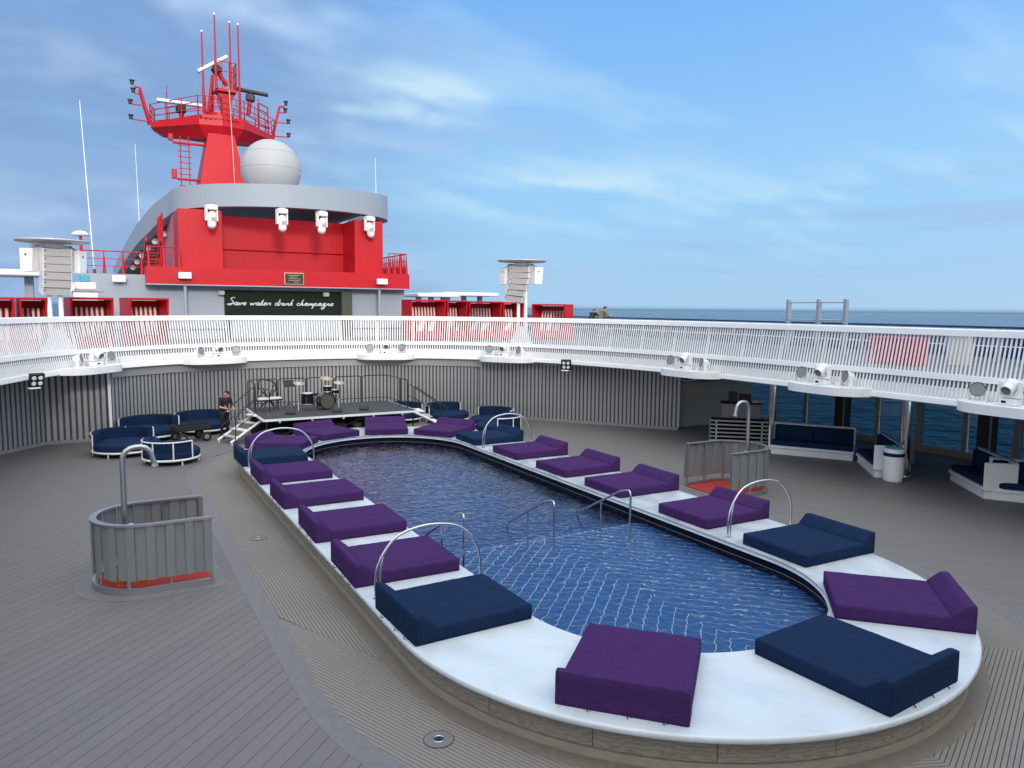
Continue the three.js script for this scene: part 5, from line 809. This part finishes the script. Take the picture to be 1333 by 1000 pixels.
  // lamps hung from the band
  for (const [p, tl, lab] of [[280, 0, 'white moving head lamp hung from the grey band before the broad red pillar'], [370, 0.1, 'white moving head lamp hung from the grey band above the plaque'], [421, -0.1, 'white moving head lamp hung from the grey band before the recess'], [482, 0.35, 'white moving head lamp hung from the grey band at its rounded end']]) {
    const z = p > 460 ? -38.2 : p < 300 ? -37.9 : -37.55, m = thing('hanging_lamp', lab, 'lamp', [onZ(p, z), 9.42, z], 0.3, 'lamps hung from the grey band');
    part('base', rbox(0.5, 0.24, 0.4, 0.05, 0, -0.16, 0), M.whiteGloss, m); part('clamp', rbox(0.3, 0.08, 0.3, 0.02, 0, -0.02, 0), M.frameGrey, m); part('yoke', [rbox(0.08, 0.55, 0.2, 0.03, -0.25, -0.52, 0), rbox(0.08, 0.55, 0.2, 0.03, 0.25, -0.52, 0)], M.whiteGloss, m);
    const h = part('head', [new THREE.CapsuleGeometry(0.2, 0.42, 6, 20).scale(1, 1, 0.95)], M.whiteGloss, m, { pos: [0, -0.74, 0.04] }); h.rotation.set(0.12, 0, tl); part('lens', cyl(0.14, 0.14, 0.02, 0, -0.43, 0, 20), M.lampGlass, h); part('vent', rbox(0.24, 0.18, 0.02, 0.01, 0, 0.05, 0.19), M.boxGrey, h);
  }
  for (let i = 0; i < 8; i++) { const k = i / 7, z = mix(-55, -41.2, k), j = bandPts.findIndex(p => p[1] >= z), a = bandPts[j - 1], b = bandPts[j], tt = (z - a[1]) / (b[1] - a[1]), x = mix(a[0], b[0], tt) + 0.55, y = mix(a[3], b[3], tt) - 0.22; const s = thing('spot_lamp', `small spot lamp under the swept grey band, ${['eighth', 'seventh', 'sixth', 'fifth', 'fourth', 'third', 'second', 'first'][i]} along from the red pillar`, 'lamp', [x, y, z], 0, 'spot lamps under the swept band'); part('can', at(new THREE.CylinderGeometry(0.17, 0.15, 0.34, 18), 0, 0, 0, 0, Math.PI / 2), M.boxGrey, s); part('face', at(new THREE.CylinderGeometry(0.15, 0.15, 0.02, 18), 0, 0, 0.17, 0, Math.PI / 2), M.whiteGloss, s); part('bracket', bar([0, 0, 0], [0, 0.3, 0], 0.03), M.frameGrey, s); }
  // radome
  const rd = thing('radome', 'large pale grey radome ball beside the red mast', 'radome', [9.6, 9.95, -47]);
  part('ball', new THREE.SphereGeometry(1.75, 48, 32).translate(0, 2.86, 0), M.radome, rd); part('pedestal', cyl(1.0, 0.85, 1.3, 0, 0, 0, 32), M.radome, rd); part('seam', [new THREE.TorusGeometry(1.753, 0.012, 5, 64).rotateX(Math.PI / 2).translate(0, 2.86, 0).clone(), new THREE.TorusGeometry(1.478, 0.012, 5, 64).rotateX(Math.PI / 2).translate(0, 3.8, 0), new THREE.TorusGeometry(1.753, 0.012, 5, 64).rotateY(0.5).translate(0, 2.86, 0)], M.boxGrey, rd);

  // mast
  const MX = 7.65, MZ = -53, m = thing('red_mast', 'red tapered mast with winged platform carrying radars and aerials', 'mast', [MX, -0.2, MZ]);
  const tow = new THREE.CylinderGeometry(1.12, 2.65, 5.7, 4, 1).rotateY(Math.PI / 4).translate(-0.05, 13.0, 0); part('tower', toCreasedNormals(tow, 0.3), M.red, m);
  // winged platform: boomerang plan, hull-shaped section
  const wing = s => { const top = [[0, 1.0], [s * 1.35, 0.75], [s * 3.95, -2.35], [s * 3.65, -3.6], [s * 1.1, -1.5], [0, -1.2]]; const bot = [[0, 0.55], [s * 0.95, 0.3], [s * 3.3, -2.5], [s * 3.15, -3.2], [s * 0.8, -1.2], [0, -1.0]]; const yT = [17.0, 16.95, 16.75, 16.75, 16.95, 17.0], yB = [15.55, 15.6, 16.05, 16.05, 15.6, 15.55]; const P = []; const t = i => [top[i][0], yT[i], top[i][1]], b = i => [bot[i][0], yB[i], bot[i][1]]; const md = i => [top[i][0], yT[i] - 0.75 * (yT[i] - yB[i]) * 0.6, top[i][1]]; for (let i = 0; i < 6; i++) { const k = (i + 1) % 6; if (i !== 5) { quadPush(P, t(i), t(k), md(k), md(i)); quadPush(P, md(i), md(k), b(k), b(i)); } } for (let i = 1; i < 5; i++) { P.push(...t(0), ...t(i), ...t(i + 1), ...b(0), ...b(i), ...b(i + 1)); } const g = new THREE.BufferGeometry(); g.setAttribute('position', new THREE.Float32BufferAttribute(P, 3)); g.computeVertexNormals(); return g; };
  for (const s of [-1, 1]) { const w = part('wing', wing(s), phy(C(0.49, 0.005, 0.014), 0.42, { side: THREE.DoubleSide, specularIntensity: 0.6 }), m); for (let i = 0; i < 8; i++) { const f = i / 8, x = s * mix(0.15, 2.4, f), z = mix(1.0, -0.5, Math.max(0, (f - 0.45) / 0.55)) + 0.02; if (f < 0.45 || s < 0) part('lightening_hole', at(new THREE.CylinderGeometry(0.11, 0.11, 0.02, 14), x, 16.82, z - Math.max(0, Math.abs(x) - 1.3) * 0.65 + 0.02, s * (f > 0.45 ? 0.85 : 0.18), Math.PI / 2), M.red, w); } }
  part('hub', cyl(0.9, 0.9, 0.6, 0, 16.6, 0, 8), M.red, m);
  const prail = (pts, h) => { const g = []; for (let k = 1; k < pts.length; k++) { for (const f of [1, 0.66, 0.33]) g.push(bar([pts[k - 1][0], pts[k - 1][1] + h * f, pts[k - 1][2]], [pts[k][0], pts[k][1] + h * f, pts[k][2]], 0.028, 0.028, 5)); const n = 3; for (let i = 0; i <= n; i++) { const q = [0, 1, 2].map(j => mix(pts[k - 1][j], pts[k][j], i / n)); g.push(bar(q, [q[0], q[1] + h, q[2]], 0.03, 0.03, 5)); } } part('platform_railing', g, M.red, m); };
  prail([[-3.6, 16.75, -3.5], [-3.95, 16.75, -2.35], [-1.4, 16.95, 0.75], [0, 17, 1.0], [1.4, 16.95, 0.75], [3.95, 16.75, -2.35], [3.6, 16.75, -3.5]], 1.15); prail([[-3.6, 16.75, -3.5], [-1.1, 16.95, -1.5], [1.1, 16.95, -1.5], [3.6, 16.75, -3.5]], 1.15);
  // upper cabin on struts
  part('upper_strut', [bar([-0.75, 17, 0.3], [-0.4, 19.6, 0.25], 0.1), bar([-0.45, 17, -0.4], [-0.35, 19.6, -0.2], 0.1), bar([-0.3, 18.2, 0.3], [-0.95, 17, 0.4], 0.055), bar([-0.2, 18.2, 0.3], [0.15, 17, 0.4], 0.055)], M.red, m);
  part('upper_cabin', [prof([[0.1, 17], [0.1, 18.0], [-0.15, 18.6], [0.9, 18.6], [0.72, 18.0], [0.6, 17]], 0.7, 0.03)], M.red, m);
  part('upper_platform', [box(1.3, 0.08, 1.2, 0.35, 18.66, 0), box(1.3, 0.18, 0.06, 0.35, 18.7, 0.6)], M.red, m); prail([[-0.3, 18.7, 0.6], [1.0, 18.7, 0.6], [1.0, 18.7, -0.6]], 1.75);
  const radar = (x, y, z, len, ry, tilt, topC, lab, nm) => { const a = part(nm, rbox(len, 0.2, 0.28, 0.06, 0, 0, 0), topC, m); a.position.set(x, y, z); a.rotation.set(0, ry, tilt); part('radar_foot', [rbox(0.55, 0.45, 0.5, 0.08, 0, -0.42, 0), cyl(0.12, 0.12, 0.3, 0, -0.3, 0)], M.black, a); part('radar_back', rbox(len * 0.98, 0.16, 0.1, 0.03, 0, -0.02, -0.17), M.black, a); part('radar_post', bar([0, -0.5, 0], [0, -1.5, 0], 0.14, 0.14, 10), M.red, a); };
  radar(-0.38, 20.3, 0.3, 2.25, 0.1, 0.6, M.whiteGloss, '', 'upper_radar'); radar(-2.2, 18.0, -1.35, 2.9, 0.2, 0.04, M.whiteGloss, '', 'port_radar'); radar(2.15, 19.2, -0.8, 2.2, -0.3, -0.14, M.black, '', 'starboard_radar');
  const whip = (x, y0, y1, z) => { const w = part('aerial', [bar([x, y0, z], [x, y0 + (y1 - y0) * 0.35, z], 0.09, 0.08), bar([x, y0 + (y1 - y0) * 0.35, z], [x, y1, z], 0.065, 0.045)], M.red, m); part('aerial_tip', sph(0.075, x, y1 + 0.04, z, 10, 8), M.whiteGloss, w); };
  whip(-1.0, 17, 22.1, 0.45); whip(-0.25, 18.7, 23.2, 0.7); whip(0.68, 18.7, 22.95, 0.5); whip(1.22, 17, 22.95, 0.35);
  for (const s of [-1, 1]) { const x = s * 3.9, z = -2.9, a = part('wing_light_mast', [bar([x, 16.75, z], [x + s * 0.55, 19.0, z], 0.1, 0.08), bar([x + s * 0.1, 16.75, z - 0.3], [x + s * 0.6, 18.9, z - 0.3], 0.05), bar([x + s * 0.55, 19.0, z], [x + s * 0.9, 19.05, z], 0.06), bar([x + s * 0.3, 17.9, z], [x + s * 1.1, 17.9, z], 0.04), bar([x, 16.9, z], [x + s * 1.1, 16.95, z], 0.04), bar([x + s * 0.45, 18.6, z], [x + s * 0.9, 18.6, z], 0.04)], M.red, m); for (const [dx, y] of [[1.0, 19.25], [0.95, 18.75], [1.15, 18.0], [1.15, 17.05]]) part('navigation_light', [cyl(0.11, 0.11, 0.22, x + s * dx, y - 0.1, z, 12), cyl(0.17, 0.17, 0.05, x + s * dx, y + 0.13, z, 12)], M.black, a); part('wind_sensor', [bar([s * 2.9, 16.8, -2.6], [s * 2.9, 18.9, -2.6], 0.04), bar([s * 2.9, 18.9, -2.6], [s * 2.9 + 0.1, 19.4, -2.6], 0.02), bar([s * 2.9 - 0.12, 19.15, -2.6], [s * 2.9 + 0.12, 19.15, -2.6], 0.02)], M.red, a); }
  part('red_cage', [0, 1].flatMap(i => [bar([2.75 + i * 0.8, 16.85, -1.5 - i], [2.75 + i * 0.8, 18.7, -1.5 - i], 0.05), ...[17.3, 17.8, 18.3, 18.7].map(y => bar([2.75, y, -1.5], [3.55, y, -2.5], 0.035))]), M.red, m);
  const lad = part('ladder', [bar([-2.45, 12.2, 0.2], [-2.45, 15.6, 0.2], 0.035), bar([-1.95, 12.2, 0.2], [-1.95, 15.6, 0.2], 0.035), ...Array.from({ length: 9 }, (_, i) => bar([-2.6, 12.5 + i * 0.36, 0.2], [-1.8, 12.5 + i * 0.36, 0.2], 0.028)), bar([-1.0, 12.9, 0.2], [-2.7, 12.9, 0.2], 0.08), bar([-0.9, 15.15, 0.2], [-2.9, 15.15, 0.2], 0.08)], M.red, m); part('horn', rbox(0.3, 0.6, 0.3, 0.05, -2.85, 13.2, 0.2), M.red, lad); part('horn', rbox(0.28, 0.42, 0.28, 0.05, -3.0, 15.45, 0.2), M.red, lad);
  part('cable_line', bar([0.55, 11, 1.9], [0.5, 18.7, 0.85], 0.02, 0.03, 5), M.boxGrey, m);
  for (const s of [-1, 1]) part('stay_wire', bar([s * 1.9, 17, -0.5], [s * 0.35, 22.6, 0.4], 0.012, 0.012, 4), M.boxGrey, m);
  // whip aerials on the deckhouse
  for (const [p, z, y0, y1, lab] of [[127, -44, 6.1, 14.8, 'tall thin white whip aerial on the grey deckhouse roof'], [188, -58, 8, 15.6, 'thin white whip aerial behind the swept grey band'], [492, -52, 9, 15.2, 'thin pale whip aerial behind the rounded end of the band']]) { const x = onZ(p, z), t = thing('whip_aerial', lab, 'aerial', [x, y0, z]); part('whip', bar([0, 0, 0], [(p < 150 ? -0.3 : -0.1), y1 - y0, 0], 0.035, 0.016, 6), M.whiteGloss, t); part('mount', cyl(0.09, 0.07, 0.5, 0, -0.1, 0, 10), M.red, t); }
  const gp = thing('satellite_dome', 'small white mushroom antenna on a red post beside the speaker tower', 'antenna', [onZ(111, -40.5), 6.1, -40.5]); part('post', bar([0, 0, 0], [0, 1.75, 0], 0.09, 0.06, 10), M.red, gp); part('dome', new THREE.LatheGeometry([[0, 0.26], [0.22, 0.22], [0.38, 0.1], [0.36, 0.02], [0, 0]].map(p => new THREE.Vector2(...p)), 28).translate(0, 1.75, 0), M.whiteGloss, gp);
  const eq = thing('equipment_cabinet', 'white equipment cabinet with round lamps and teal cover beside the deckhouse', 'cabinet', [onZ(112, -35.5), UP, -35.5], 0.2); part('cabinet', rbox(0.9, 2.1, 0.7, 0.03, 0, 1.05, 0), M.white, eq); part('shelf', rbox(1.15, 0.06, 0.8, 0.01, 0.1, 2.13, 0), M.frameGrey, eq); part('round_lamp', at(new THREE.CylinderGeometry(0.22, 0.2, 0.4, 24), -0.65, 2.3, 0.2, 0.5, Math.PI / 2), M.whiteGloss, eq); part('lamp_body', rbox(0.8, 0.32, 0.4, 0.1, 0.05, 2.34, 0), M.whiteGloss, eq); part('teal_cover', rbox(0.34, 0.3, 0.3, 0.03, 0.05, 2.66, 0), M.teal, eq);
}
function quadPush(P, a, b, c, d) { P.push(...a, ...b, ...c, ...a, ...c, ...d); }
renderer.render(scene, camera);
